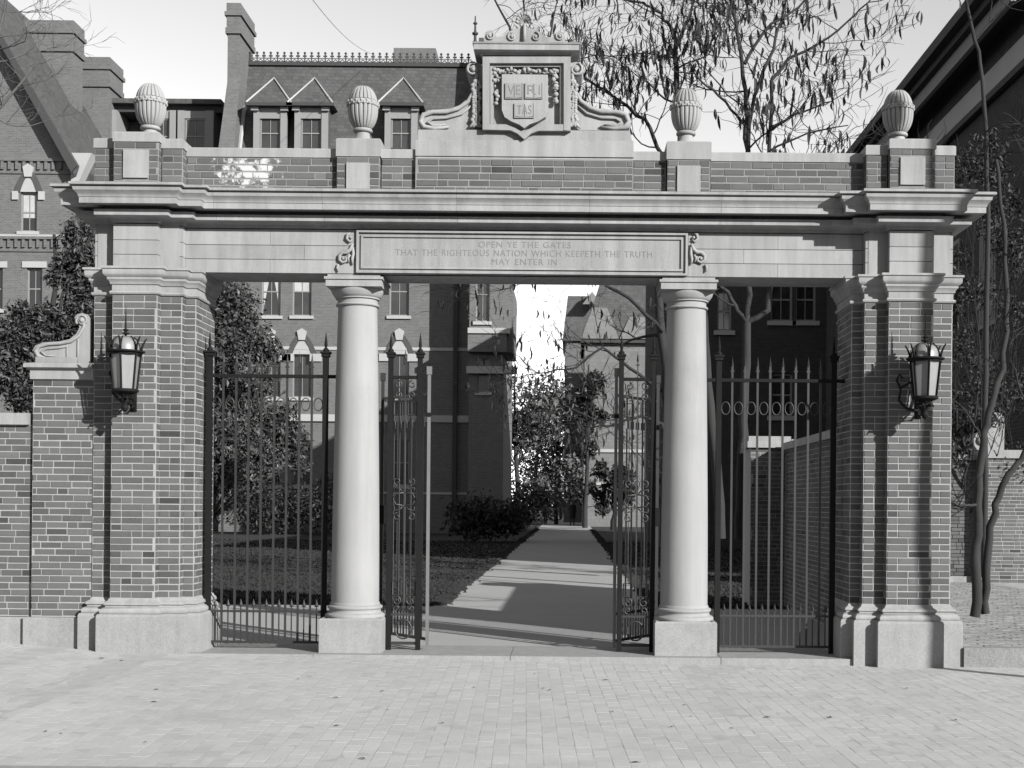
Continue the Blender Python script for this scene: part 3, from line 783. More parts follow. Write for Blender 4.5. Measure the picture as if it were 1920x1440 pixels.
def grille(label, xs, pa, pb, x_end0, x_end1):
    t = thing('iron_grille', label, 'iron fence', ((pa+pb)/2, GY, 0), 'fixed iron grilles at the sides of the gateway')
    for x in (pa, pb):
        mb = MB(); post(mb, x, GY, 3.07); mb.build('grille_post', M['iron_dark'], t)
    for z, h, d_ in ((Z_TOP, .034, .04), (Z_LOW, .022, .03), (Z_BOT, .024, .03)):
        MB().box(x_end0, x_end1, GY-d_/2, GY+d_/2, z-h/2, z+h/2).build('rail', M['iron_dark'] if z > 2 else M['iron'], t)
    step = xs[1]-xs[0]
    for x in xs: bar(x, GY, Z_BOT, 3.01).build('bar', M['iron'], t)
    mids = [xs[0]-step/2] + [(a+b)/2 for a, b in zip(xs, xs[1:])] + [xs[-1]+step/2]
    for x in mids:
        mb = MB().box(x-.006, x+.006, GY-.006, GY+.006, Z_BOT, .455); mb.box(x-.022, x+.022, GY-.008, GY+.008, .452, .462); spear(mb, x, GY, .47, .065, .018)
        mb.build('short_bar', M['iron'], t)
        MB().tube(ring(x, 2.572, GY, .044, .066), .0055, 6, False).build('ring', M['iron'], t, True)
    return t
xl = [X_(p, 950, GY) for p in (417, 441.3, 465, 488.7, 513, 536.4, 559.8, 583)]
grille('spiked iron grille in the opening with the leafy tree behind it', xl, X_(391, 950, GY), X_(608.5, 950, GY), LP+HC+.005, CLX-.19)
xr = [X_(p, 950, GY) for p in (1371, 1395, 1418.5, 1442, 1466, 1490, 1513.5, 1537)]
grille('spiked iron grille in the dark opening with the receding brick wall behind it', xr, X_(1346, 950, GY), X_(1561, 950, GY), CRX+.19, RP-HC-.005)

def cscroll(mb, x, z, y, r, a0, sg, w_=.006, turns=1.1):
    mb.tube(spiral(x, z, r, turns, a0, y, sg, 22, .25), w_, 6)
def side_panel(label, xa, xb):
    t = thing('iron_side_panel', label, 'iron panel', ((xa+xb)/2, GY, 0), 'narrow scrollwork panels flanking the gateway path')
    for x in (xa, xb):
        mb = MB(); post(mb, x, GY, 3.07, .05); mb.build('panel_post', M['iron_dark'], t)
    for z, h in ((Z_TOP, .034), (Z_LOW-.02, .022), (Z_BOT, .03)):
        MB().box(xa, xb, GY-.016, GY+.016, z-h/2, z+h/2).build('rail', M['iron_dark'] if z > 2 else M['iron'], t)
    c = (xa+xb)/2; hw = (xb-xa)/2-.035
    bar(c, GY, Z_LOW, Z_TOP+.2, .013, .10).build('bar', M['iron'], t)
    for s in (-1, 1):
        MB().box(c+s*hw*.62-.005, c+s*hw*.62+.005, GY-.005, GY+.005, .74, 1.36).build('bar', M['iron'], t)
        MB().box(c+s*hw*.62-.005, c+s*hw*.62+.005, GY-.005, GY+.005, 1.82, 2.44).build('bar', M['iron'], t)
    w_ = .008
    for s in (-1, 1):
        mb = MB(); x = c+s*hw*.62
        # middle rosette
        mb.tube([(c+s*.0,GY,1.66),(c+s*hw*.75,GY,1.645),(c+s*hw,GY,1.59),(c+s*hw*.75,GY,1.535),(c,GY,1.52)], w_, 6)
        mb.tube([(c+s*.02,GY,1.67),(c+s*.05,GY,1.70),(c+s*hw*.9,GY,1.71),(c+s*hw*.9,GY,1.66)], w_, 6)
        mb.tube([(c+s*.02,GY,1.51),(c+s*.05,GY,1.48),(c+s*hw*.9,GY,1.47),(c+s*hw*.9,GY,1.52)], w_, 6)
        cscroll(mb, x, 1.775, GY, .042, -pi/2, s, w_); cscroll(mb, x, 1.405, GY, .042, pi/2, -s, w_)
        mb.build('rosette_scroll', M['iron'], t, True)
        for z0 in (.655, 2.54):
            mb = MB().tube([(x-.045,GY,z0-.07),(x+.045,GY,z0-.07),(x+.045,GY,z0+.07),(x-.045,GY,z0+.07),(x-.045,GY,z0-.07)], .008, 4)
            mb.build('square_frame', M['iron'], t)
        mb = MB(); cscroll(mb, x, .525, GY, .05, pi/2, s, w_); cscroll(mb, x, .445, GY, .038, -pi/2, s, w_)
        mb.build('end_scroll', M['iron'], t, True); mb = MB()
        cscroll(mb, x, 2.68, GY, .042, -pi/2, -s, w_); cscroll(mb, x, 2.79, GY, .042, pi/2, s, w_)
        mb.build('end_scroll', M['iron'], t, True)
    MB().tube(ring(c, .23, GY, .085, .10, n=24), .009, 6, False).build('ring', M['iron'], t, True)
    return t
SPL = (X_(730.5, 950, GY), X_(785.5, 950, GY)); SPR = (X_(1163, 950, GY), X_(1224, 950, GY))
side_panel('narrow scrollwork iron panel fixed beside the column nearest the leafy opening', *SPL)
side_panel('narrow scrollwork iron panel fixed beside the column nearest the dark grille', *SPR)
def gate_leaf(label, hx, tx, ty):
    """an opened leaf, hinged at (hx, GY) and standing back to (tx, ty)"""
    t = thing('gate_leaf', label, 'gate', (hx, GY, 0), 'tall iron gate leaves swung inwards')
    def P(q): return hx+(tx-hx)*q, GY+.05+(ty-GY-.05)*q
    for q in (0, 1):
        x, y = P(q); mb = MB().box(x-.016, x+.016, y-.019, y+.019, .05, 2.90); mb.box(x-.026, x+.026, y-.026, y+.026, 2.9, 2.985)
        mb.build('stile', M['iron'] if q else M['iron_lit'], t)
    def rail(z, h, nm='rail'):
        a, b = P(0), P(1); mb = MB(); mb.add([(a[0]-.012,a[1],z-h/2),(a[0]+.012,a[1]+.01,z-h/2),(b[0]+.012,b[1]+.01,z-h/2),(b[0]-.012,b[1],z-h/2),(a[0]-.012,a[1],z+h/2),(a[0]+.012,a[1]+.01,z+h/2),(b[0]+.012,b[1]+.01,z+h/2),(b[0]-.012,b[1],z+h/2)],
            [(0,3,2,1),(4,5,6,7),(0,1,5,4),(1,2,6,5),(2,3,7,6),(3,0,4,7)]); mb.build(nm, M['iron'], t)
    for z in (2.70, Z_LOW, .12): rail(z, .03)
    for i in range(1, 8):
        x, y = P(i/8); mb = MB().box(x-.009, x+.009, y-.009, y+.009, .12, 2.70); mb.box(x-.02, x+.02, y-.02, y+.02, 2.36, 2.44)
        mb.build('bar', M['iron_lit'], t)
        if i < 8:
            x, y = P((i+.5)/8) if i < 7.5 else P(1); mb = MB().box(x-.005, x+.005, y-.005, y+.005, .12, .47); spear(mb, x, y, .48, .06, .016); mb.build('short_bar', M['iron'], t)
    x, y = P(.99); MB().box(x-.035, x+.035, y-.02, y+.03, 1.32, 1.52).build('lock_box', M['iron_dark'], t)
    x, y = P(0); MB().box(x-.05, x+.03, y-.03, y-.02, 2.46, 2.50).build('hinge', M['iron_dark'], t)
    return t
M['iron_lit'] = mat('lit_toned_iron', .11, .15, 9, .5, .1, 60, spec=.5)  # paler iron copy; sunlight on hinge stile and bars put into the colour
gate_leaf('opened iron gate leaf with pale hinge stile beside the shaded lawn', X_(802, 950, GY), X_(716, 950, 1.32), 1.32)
gate_leaf('opened iron gate leaf mostly hidden behind the column nearest the dark grille', X_(1154, 950, GY), X_(1232, 950, 1.32), 1.32)

# ------------------------------------------------------------------ lanterns
def lantern(label, cx, side):
    cy = -.27; zt = 3.02
    t = thing('wall_lantern', label, 'lantern', (cx, cy, 2.5), 'wrought iron lanterns on the gate piers')
    n = 6; ro, rb = .150, .112; zb = 2.645
    def hexp(r, z, k, off=pi/6*0): a = 2*pi*k/n + off + pi/2*0 + .0; return (cx+r*cos(a-pi/2), cy+r*sin(a-pi/2), z)
    for k in range(n):
        MB().tube([hexp(ro, zt-.02, k), hexp(rb, zb, k)], .0105, 4).build('lantern_rib', M['iron_dark'], t)
        a, b, c, d_ = hexp(ro-.012, zt-.03, k), hexp(ro-.012, zt-.03, k+1), hexp(rb-.01, zb, k+1), hexp(rb-.01, zb, k)
        MB().add([a, b, c, d_] + [tuple(Vector(q)+(Vector((cx,cy,q[2]))-Vector(q)).normalized()*.004) for q in (a,b,c,d_)], [(0,1,2,3),(7,6,5,4),(0,4,5,1),(1,5,6,2),(2,6,7,3),(3,7,4,0)]).build('pane', M['lampglass'], t)
    MB().lathe(cx, cy, [(.155,zt-.03),(.16,zt-.012),(.185,zt-.008),(.187,zt+.006),(.15,zt+.012)], 24).build('roof_rim', M['iron_dark'], t)
    dome = [(.132,zt+.01),(.13,zt+.05),(.118,zt+.09),(.09,zt+.122),(.05,zt+.142),(.012,zt+.15)]
    autosmooth(MB().lathe(cx, cy, dome, 24).build('dome', mat_dome, t), 50)
    sp = [(.012,zt+.148),(.012,zt+.17),(.036,zt+.176),(.036,zt+.186),(.015,zt+.19),(.015,zt+.205),(.03,zt+.211),(.03,zt+.22),(.010,zt+.226),(.008,zt+.30),(.006,zt+.36),(.001,zt+.46)]
    MB().lathe(cx, cy, sp, 10).build('spike', M['iron_dark'], t)
    for k in range(n):
        a = 2*pi*k/n - pi/2
        def R(r, z): return (cx+r*cos(a), cy+r*sin(a), z)
        MB().tube([R(.15,zt+.01), R(.158,zt+.05), R(.172,zt+.09), R(.195,zt+.13), R(.205,zt+.145)], [.011,.011,.010,.008,.003], 6).build('crown_leaf', M['iron_dark'], t, True)
        MB().tube([R(.075,zt+.15), R(.11,zt+.12), R(.135,zt+.06), R(.14,zt+.01)], [.006,.007,.007,.007], 5).build('dome_rib', M['iron_dark'], t, True)
    MB().lathe(cx, cy, [(.10,zb-.035),(.128,zb-.02),(.13,zb-.005),(.12,zb+.006),(.09,zb+.008)], 24).build('bottom_ring', M['iron_dark'], t)
    pd = MB().lathe(cx, cy, [(.09,zb-.035),(.045,zb-.06),(.03,zb-.085),(.045,zb-.10),(.038,zb-.125),(.018,zb-.14),(.035,zb-.165),(.038,zb-.185),(.02,zb-.21),(.004,zb-.225)], 14)
    for k in range(6):
        a = 2*pi*k/6; pd.tube([(cx+.03*cos(a),cy+.03*sin(a),zb-.10),(cx+.075*cos(a),cy+.075*sin(a),zb-.075),(cx+.09*cos(a),cy+.09*sin(a),zb-.10)], [.012,.014,.006], 6)
    pd.build('pendant', M['iron_dark'], t, True)
    # scrolled bracket back to the pier
    br = MB()
    br.tube([(cx,cy,zb-.10),(cx,cy+.08,zb-.14),(cx,cy+.17,zb-.10),(cx,cy+.22,zb+.02),(cx,cy+.2,zb+.14),(cx,cy+.25,zb+.22),(cx,.0,zb+.2)], [.013]*7, 8)
    br.tube([(cx,cy+.10,zb-.13),(cx,cy+.20,zb-.18),(cx,.0,zb-.12)], [.011]*3, 8)
    sx = side*.05
    br.tube([(cx,-.02,zb+.1),(cx-.10,-.07,zb+.16),(cx-.19,-.06,zb+.10),(cx-.20,-.04,zb-.02),(cx-.12,-.03,zb-.10),(cx,-.02,zb-.12)], [.012]*6, 8)
    br.tube([(cx-.19,-.06,zb+.10),(cx-.23,-.06,zb+.18),(cx-.20,-.06,zb+.24),(cx-.17,-.06,zb+.20)], [.011]*4, 8)
    br.box(cx-.03, cx+.03, -.016, -.004, zb-.2, zb+.3)
    br.build('bracket', M['iron_dark'], t, True)
mat_dome = mat('dull_metal_dome', .16, .15, 9, .45, 0, 30, spec=.5)
lantern('black iron lantern with a long spike on the pier beside the garden wall scroll', LP, 1)
lantern('black iron lantern with a long spike on the pier beside the bare tree trunks', X_(1735, 672, -.27), -1)

# ------------------------------------------------------------------ right: raised paving, granite kerb, far garden wall, scroll
rp = sheet('raised_pavement', 4.02, 12, .09, 11.2, 16, 20, lambda x, y: .135 + .004*y, M['sand'])
rk = thing('retaining_kerb', 'rough granite kerb holding up the brick pavement beside the gate pier with tree trunks', 'kerb', (4.8, 0, 0))
xx = 3.968
for l in (1.0, 1.4, 1.5, 1.6, 1.5):
    MB().box(xx+.002, xx+l-.002, -.03, .11, -.3, .145).build('kerb_stone', M['granite_rough'], rk); xx += l
def lay_raised():
    br = []
    for i in range(0, 100):
        y = .14 + i*.1115
        if y > 11: break
        x = 4.03 + (i % 2)*.1
        while x < 7.6:
            br.append((x+.1, y+.05)); x += .213
    def sc(b): return -1/(b[1]+D) if inview(b[0], b[1], .15, -4) else 9
    br.sort(key=sc); me = bpy.data.meshes['paving_brick'].copy(); me.materials.clear(); me.materials.append(M['pave_shaded']); inv = WI(rp); mb = MB()
    base = [v.co.copy() for v in me.vertices]; fs = [tuple(p.vertices) for p in me.polygons]
    for k, (x, y) in enumerate(br):
        z = .135 + .004*y + .004 + RND.uniform(-.004, .003)
        if k < 300:
            o = bpy.data.objects.new('paving_brick', me); COL.objects.link(o); o.location = (x, y, z); o.scale = (.1, .202, .03); o.rotation_euler = (RND.uniform(-.02,.02), RND.uniform(-.02,.02), pi/2+RND.uniform(-.02,.02)); o.parent = rp; o.matrix_parent_inverse = inv
        else: mb.add([(x+q.y*.202, y+q.x*.1, z+q.z*.03) for q in base], fs)
    o = mb.build('paving_bricks', M['pave_shaded'], rp); o['kind'] = 'stuff'
lay_raised()
YF = 11.0
fw = thing('garden_wall', 'brick garden wall set back at the far side of the raised brick pavement', 'wall', (7.6, YF, .1))
xa = X_(1778, 950, YF)-.9; xb = X_(1836, 950, YF)
MB().box(xa, 8.4, YF+.02, YF+.5, .1, 2.42).build('mortar_core', M['mortar'], fw)
FWB = face_front(xa, xb, .3, 2.40, YF, 51)
MB().box(xa-.05, xb+.05, YF-.05, YF+.55, 2.425, 2.52).build('cap_stone', M['stone'], fw)
MB().box(xa-.04, xb+.02, YF-.04, YF, .1, .29).build('plinth', M['granite'], fw)
ys2 = 11.2
pz = Z_(1860, 818, YF)
ex0 = X_(1842, 900, YF-.25)
MB().box(ex0, ex0+1.3, YF-.25, YF+.4, .1, 2.45).build('mortar_core', M['mortar'], fw)
FWB += face_front(ex0+.006, ex0+1.29, .12, 2.44, YF-.25, 53)
lay(FWB, fw, M['brick'])
MB().box(X_(1842, 900, YF-.25)-.06, X_(1842, 900, YF-.25)+1.36, YF-.3, YF+.45, 2.452, 2.60).build('cap_stone', M['stone'], fw)
sc2 = thing('stone_scroll', 'small pale stone scroll on the far garden wall, glimpsed between two dark tree trunks', 'stone scroll', (7.9, YF-.1, 2.6))
SC2 = [(1833,816),(1827,808),(1826,796),(1831,786),(1843,781),(1856,777),(1863,768),(1866,758),(1861,753),(1864,746),(1873,744),(1881,748),(1884,757),(1883,816)]
o = MB().pxprism(SC2, YF-.2, YF+.3); zmin = min(v[2] for v in o.v); o.v = [(a, b, c-zmin+2.60) for a, b, c in o.v]; o.build('scroll_body', M['stone'], sc2)
mb = MB().ball((X_(1873,756,YF-.22), YF-.22, zmin*0+2.60+(Z_(1873,756,YF-.2)-zmin)), .06, 10, (1,.5,1)); mb.ball((X_(1842,798,YF-.22), YF-.22, 2.60+(Z_(1842,798,YF-.2)-zmin)), .10, 10, (1,.4,.9)); mb.build('scroll_moulding', M['stone'], sc2, True)

# wall running back into the yard behind the dark grille
yw = thing('yard_wall', 'shaded brick wall with stone cap running back into the yard behind the dark grille', 'wall', (3.4, 4, 0))
MB().box(3.36, 3.8, .96, 8.1, -.05, 2.42).build('mortar_core', M['mortar'], yw)
MB().box(3.3, 3.86, .96, 7.3, 2.421, 2.53).build('cap_stone', M['stone'], yw)
pxa = X_(1402, 820, 7.4)
MB().box(pxa+.06, pxa+.64, 7.46, 8.1, -.05, 2.46).build('mortar_core', M['mortar'], yw)
lay(face_side(.97, 7.4, 0, 2.41, 3.36, -1, 61) + face_front(pxa+.065, pxa+.635, 0, 2.45, 7.46, 62), yw, M['brick'])
MB().box(pxa, pxa+.70, 7.4, 8.16, 2.461, 2.56).build('cap_stone', M['stone'], yw)
MB().box(pxa+.02, pxa+.68, 7.42, 8.14, 2.561, 2.64).build('cap_stone', M['stone'], yw)
MB().box(pxa+.70+.001, pxa+1.25, 7.5, 8.1, 2.44, 2.60).build('cap_stone', M['stone'], yw)
MB().box(pxa+.64+.001, pxa+1.25, 7.55, 8.05, -.05, 2.439).build('wall_end', M['brick'], yw)

# ------------------------------------------------------------------ halls
def wall_open(mb, x0, x1, z0, z1, y, th, ops):
    xs = sorted(set([x0, x1] + [v for o in ops for v in (o[0], o[1]) if x0 < v < x1])); zs = sorted(set([z0, z1] + [v for o in ops for v in (o[2], o[3]) if z0 < v < z1]))
    for j in range(len(zs)-1):
        run = None
        for i in range(len(xs)-1):
            cx, cz = (xs[i]+xs[i+1])/2, (zs[j]+zs[j+1])/2
            hole = any(o[0] < cx < o[1] and o[2] < cz < o[3] for o in ops)
            if hole:
                if run is not None: mb.box(run, xs[i], y, y+th, zs[j], zs[j+1]); run = None
            elif run is None: run = xs[i]
        if run is not None: mb.box(run, xs[-1], y, y+th, zs[j], zs[j+1])
def window(parent, x0, x1, z0, z1, y, style='sash', trim='trim', pane='pane', curtain=False, sill=True):
    wd = .07; yy = y+.12
    f = MB(); f.box(x0, x1, yy, yy+.06, z1-wd, z1); f.box(x0, x1, yy, yy+.06, z0, z0+wd); f.box(x0, x0+wd, yy, yy+.06, z0+wd, z1-wd); f.box(x1-wd, x1, yy, yy+.06, z0+wd, z1-wd)
    zm = (z0+z1)/2; f.box(x0+wd, x1-wd, yy+.01, yy+.05, zm-.03, zm+.03); xm = (x0+x1)/2; f.box(xm-.015, xm+.015, yy+.02, yy+.045, z0+wd, zm-.03); f.box(xm-.015, xm+.015, yy+.02, yy+.045, zm+.03, z1-wd)
    fo = f.build('window', M[trim], parent)
    MB().box(x0+.02, x1-.02, yy+.05, yy+.08, z0+.02, z1-.02).build('pane', M[pane], fo)
    wr = random.Random(int(abs(x0)*97+z0*13)).random()
    if curtain and wr < .45:
        MB().box(x0+.08, x1-.08, yy+.043, yy+.047, zm + (z1-zm)*(wr*1.6-.35), z1-.08).build('blind', M['curtain'], fo)
    elif curtain:
        c = MB(); c.add([(x0+.08,yy+.045,z1-.08),(xm-.02,yy+.045,z1-.08),(x0+.22,yy+.045,zm-.1),(x0+.08,yy+.045,z0+.3)], [(0,3,2,1)]); c.add([(x1-.08,yy+.045,z1-.08),(xm+.02,yy+.045,z1-.08),(x1-.22,yy+.045,zm-.1),(x1-.08,yy+.045,z0+.3)], [(0,1,2,3)])
        c.build('curtain', M['curtain'], fo)
    if sill: MB().box(x0-.12, x1+.12, y-.10, y+.12, z0-.16, z0-.001).build('window_sill', M['farstone'], fo)
    return fo
def arch_head(parent, x0, x1, zs, y, h=.95, imp=1.0):
    """pointed brick hood with a pale keystone over a window whose head springs at zs"""
    xm = (x0+x1)/2; w2 = (x1-x0)/2; n = 8
    pin = []; pout = []
    for i in range(n+1):
        q = i/n; pin.append((xm-w2+w2*q, zs+h*.8*sin(q*pi/2*.95)**.9)); pout.append((xm-w2-.28+(w2+.28)*q, zs+(h*.8+.32)*sin(q*pi/2*.97)**.9))
    left = pin + pout[::-1]; right = [(2*xm-a, b) for a, b in left]
    mb = MB(); mb.prism(left, y-.07, y+.10); mb.prism(right, y-.07, y+.10); mb.build('arch_hood', M['arch'], parent)
    t = pin[-1][1]; MB().prism([(xm-.16,t-.05),(xm+.16,t-.05),(xm+.24,t+.40),(xm,t+.55),(xm-.24,t+.40)], y-.13, y+.08).build('keystone', M['farstone'], parent)
    for s in (-1, 1): MB().box(xm+s*(w2+.22)-.3*imp, xm+s*(w2+.22)+.3*imp, y-.09, y+.05, zs-.36, zs+.02).build('impost_stone', M['farstone'], parent)
    tp = pin + [(2*xm-a, b) for a, b in pin[::-1][1:]]; MB().prism(tp, y-.035, y-.001).build('tympanum', M['farstone'], parent)
def dormer(parent, pxl, pxr, pyw0, pyw1, apex, eave, Y, pane='pane'):
    """window with side posts under a hipped dormer roof; pixel measures at depth Y"""
    x0, x1 = X_(pxl, pyw1, Y), X_(pxr, pyw1, Y); z0, z1 = Z_(pxl, pyw1, Y), Z_(pxl, pyw0, Y); ze = Z_(pxl, eave, Y); za = Z_(pxl, apex, Y)
    d = MB(); d.box(x0-.32, x0-.02, Y-.05, Y+.2, z0-.3, ze); d.box(x1+.02, x1+.32, Y-.05, Y+.2, z0-.3, ze); d.box(x0-.02, x1+.02, Y+.0, Y+.2, z1, ze)
    d.box(x0-.42, x0-.04, Y-.2, Y-.051, ze-.35, ze); d.box(x1+.04, x1+.42, Y-.2, Y-.051, ze-.35, ze)
    do = d.build('dormer_face', M['trim'], parent)
    window(do, x0, x1, z0, z1, Y-.02, pane=pane, sill=False) if False else None
    MB().box(x0-.3, x0-.03, Y+.2, Y+3.2, z0-.3, ze-.01).box(x1+.03, x1+.3, Y+.2, Y+3.2, z0-.3, ze-.01).build('dormer_cheek', M['slate'], do)
    f = MB(); yy = Y+.1; f.box(x0, x0+.06, yy, yy+.05, z0, z1); f.box(x1-.06, x1, yy, yy+.05, z0, z1); f.box(x0+.06, x1-.06, yy, yy+.05, (z0+z1)/2-.03, (z0+z1)/2+.03); f.box((x0+x1)/2-.015, (x0+x1)/2+.015, yy+.01, yy+.04, z0, (z0+z1)/2-.03); f.box((x0+x1)/2-.015, (x0+x1)/2+.015, yy+.01, yy+.04, (z0+z1)/2+.03, z1)
    f.build('window_sash', M['trim'], do); MB().box(x0+.001, x1-.001, yy+.06, yy+.08, z0-.2, z1-.001).build('pane', M[pane], do)
    xa_, xb_ = x0-.62, x1+.62; xm = (x0+x1)/2; y0 = Y-.35; y1 = Y+3.5
    rf = MB(); rf.add([(xa_,y0,ze),(xb_,y0,ze),(xm,y0+1.15,za),(xa_,y1,ze),(xb_,y1,ze),(xm,y1,za)], [(0,1,2),(0,2,5,3),(1,4,5,2),(0,3,4,1),(3,5,4)])
    ro = rf.build('dormer_roof', M['slate'], do)
    MB().tube([(xa_,y0-.03,ze),(xm,y0+1.12,za+.03),(xb_,y0-.03,ze)], .055, 5).build('roof_edge', M['farstone'], do)
    MB().box(xa_-.05, xb_+.05, y0-.06, y0+.1, ze-.16, ze-.001).build('dormer_eave', M['trim_dark'], do)
HY = 54.0
hall = thing('brick_hall', 'tall brick hall with slate mansard, iron cresting and pointed windows facing the gate', 'building', (-11, HY, 0))
hx0, hx1 = X_(415, 400, HY), X_(890, 400, HY)
ops = []; EAVE = Z_(640, 300, HY)
wins = [(490,526),(548,584),(730,767)]
rows = []
for a, b in wins:
    ops.append((X_(a,560,HY), X_(b,560,HY), Z_(a,592,HY), Z_(a,500,HY), 's'))
    ops.append((X_(a,700,HY), X_(b,700,HY), Z_(a,745,HY), Z_(a,664,HY), 'p'))
    ops.append((X_(a,430,HY), X_(b,430,HY), Z_(a,440,HY), Z_(a,350,HY), 's'))
    ops.append((X_(a,900,HY), X_(b,900,HY), Z_(a,910,HY), Z_(a,825,HY), 's'))
mb = MB(); wall_open(mb, hx0, hx1, -.1, EAVE, HY, .5, ops); mb.box(hx0+.02, hx1-.02, HY+.9, HY+11, -.1, EAVE); mb.build('wall', M['farbrick'], hall)
for i, o in enumerate(ops):
    wo = window(hall, o[0], o[1], o[2], o[3], HY, pane='pane' if i % 3 else 'pane_dark', curtain=(i in (0, 3, 4, 8, 6)))
    if o[4] == 'p': arch_head(hall, o[0], o[1], o[3], HY)
MB().box(hx0-.05, hx1+.05, HY-.12, HY-.001, Z_(600,790,HY), Z_(600,777,HY)).build('stone_band', M['farstone'], hall)
mb = MB()
MB().box(hx0-.05, hx1+.02, HY-.05, HY-.001, Z_(600,656,HY), Z_(600,650,HY)).build('stone_band', M['farstone'], hall)
MB().box(hx0-.05, hx1+.02, HY-.05, HY-.001, Z_(600,925,HY), Z_(600,921,HY)).build('stone_band', M['farstone'], hall)
MB().box(hx0-.4, hx1+.1, HY-.6, HY-.001, EAVE-.5, EAVE).build('eaves', M['trim_dark'], hall)
# mansard
rz = Z_(640, 124, HY+2); rb_ = HY+2.0
rx0, rx1 = X_(462, 124, HY+2), X_(884, 120, HY+2)
m = MB(); m.add([(hx0+.3,HY-.1,EAVE),(hx1,HY-.1,EAVE),(rx1,rb_,rz),(rx0,rb_,rz),(hx0+.3,HY+11,EAVE),(hx1,HY+11,EAVE),(rx1,HY+9,rz),(rx0,HY+9,rz)], [(0,1,2,3),(1,5,6,2),(3,2,6,7),(0,3,7,4),(5,4,7,6)])
m.build('mansard_roof', M['slate'], hall)
MB().box(rx0-.1, rx1+.1, rb_-.15, rb_+.3, rz-.02, rz+.16).build('roof_curb', M['trim_dark'], hall)
cg = MB(); x = rx0+.2; i = 0
cg.box(rx0, rx1, rb_-.03, rb_+.02, rz+.17, rz+.22); cg.box(rx0, rx1, rb_-.02, rb_+.01, rz+.36, rz+.40)
while x < rx1:
    cg.box(x-.03, x+.03, rb_-.03, rb_+.02, rz+.2, rz+.62); cg.box(x-.10, x+.10, rb_-.02, rb_+.01, rz+.46, rz+.54); cg.ball((x, rb_, rz+.66), .07, 6)
    cg.tube([(x+.05, rb_, rz+.22), (x+.18, rb_, rz+.33), (x+.30, rb_, rz+.22)], .025, 4); x += .355
cg.build('iron_cresting', M['trim_dark'], hall)
for a, b, ap, e in ((487,525,138,196), (564,602,138,196), (733,770,138,196)): dormer(hall, a, b, 222, 276, ap, e, HY-.3)
# end chimney and raking gable wall
ch = MB(); cy0 = HY-.4
def chim(parent, pa, pb, ptop, Y, dep, zb, name='chimney'):
    x0, x1 = X_(pa, ptop+60, Y), X_(pb, ptop+60, Y); zt = Z_(pa, ptop, Y)
    c = MB().box(x0, x1, Y, Y+dep, zb, zt-.25); h = .38
    c.box(x0-.10, x1+.10, Y-.10, Y+dep+.10, zt-1.55, zt-1.25); c.box(x0-.05, x1+.05, Y-.05, Y+dep+.05, zt-1.249, zt-.651); c.box(x0-.14, x1+.14, Y-.14, Y+dep+.14, zt-.65, zt-.45); c.box(x0-.06, x1+.06, Y-.06, Y+dep+.06, zt-.449, zt)
    return c.build(name, M['farbrick'], parent)
chim(hall, 427, 449, 6, HY, 2.9, EAVE+2)
gw = MB(); gx0, gx1 = X_(427,200,HY), X_(449,200,HY)
gw.add([(gx0-.6,HY-1.4,EAVE-4),(gx1-.2,HY-1.4,EAVE-4),(gx1,HY+.01,EAVE+4.2),(gx0,HY+.01,EAVE+4.2),(gx0-.6,HY+4,EAVE-4),(gx1-.2,HY+4,EAVE-4),(gx1,HY+2.8,EAVE+4.2),(gx0,HY+2.8,EAVE+4.2)], [(0,1,2,3),(1,5,6,2),(5,4,7,6),(4,0,3,7),(3,2,6,7),(0,4,5,1)])
gw.build('gable_parapet', M['farbrick'], hall)
MB().tube([(gx1+.02,HY+3.1,rz-.6),(gx1+.05,HY+.7,EAVE+2.6),(gx1-.0,HY-.3,EAVE-.6)], .10, 5).build('parapet_coping', M['farstone'], hall)
MB().box(X_(738,100,HY+3), X_(817,100,HY+3), HY+3, HY+4.6, rz-1, Z_(780,90,HY+3)).build('chimney', M['farbrick'], hall)
# projecting pavilion at the path end
pv0, pv1 = X_(880, 600, HY-2.2), X_(943, 600, HY-2.2)
po = [(X_(892,560,HY-2.2), X_(918,560,HY-2.2), Z_(900,603,HY-2.2), Z_(900,500,HY-2.2)), (X_(895,700,HY-2.2), X_(918,700,HY-2.2), Z_(900,735,HY-2.2), Z_(900,672,HY-2.2))]
mb = MB(); wall_open(mb, pv0, pv1, -.1, EAVE-1, HY-2.2, .4, po); mb.box(pv0+.01, pv1-.01, HY-1.0, HY+9, -.1, EAVE-1.01); mb.build('pavilion_wall', M['farbrick'], hall)
for q in po: window(hall, *q, HY-2.2)
MB().box(pv0-.02, pv1+.35, HY-2.9, HY-2.201, Z_(900,628,HY-2.2), Z_(900,618,HY-2.2)).build('balcony_slab', M['farstone'], hall)
MB().box(pv0-.02, pv1+.2, HY-2.8, HY-2.201, Z_(900,662,HY-2.2), Z_(900,628,HY-2.2)-.01).build('bay_front', M['farbrick'], hall)
MB().box(pv1+.001, pv1+.5, HY-2.2, HY+2, Z_(900,660,HY-2.2), Z_(900,540,HY-2.2)).build('bay_front', M['farbrick'], hall)
MB().box(pv0-.1, pv1+.6, HY-2.5, HY-2.0, Z_(900,545+110,HY-2.2)-1.2, Z_(900,545+110,HY-2.2)-.85).build('stone_band', M['farstone'], hall)
dp = MB().box(X_(851,600,HY), X_(859,600,HY), HY-.25, HY-.01, 0, EAVE-.5); dp.build('downspout', M['trim_dark'], hall)
MB().box(pv0, pv1+.2, HY-2.5, HY+6, EAVE-1, EAVE-.6).build('eaves', M['trim_dark'], hall)
px0, px1 = X_(880,200,HY-1), X_(1010,200,HY-1)
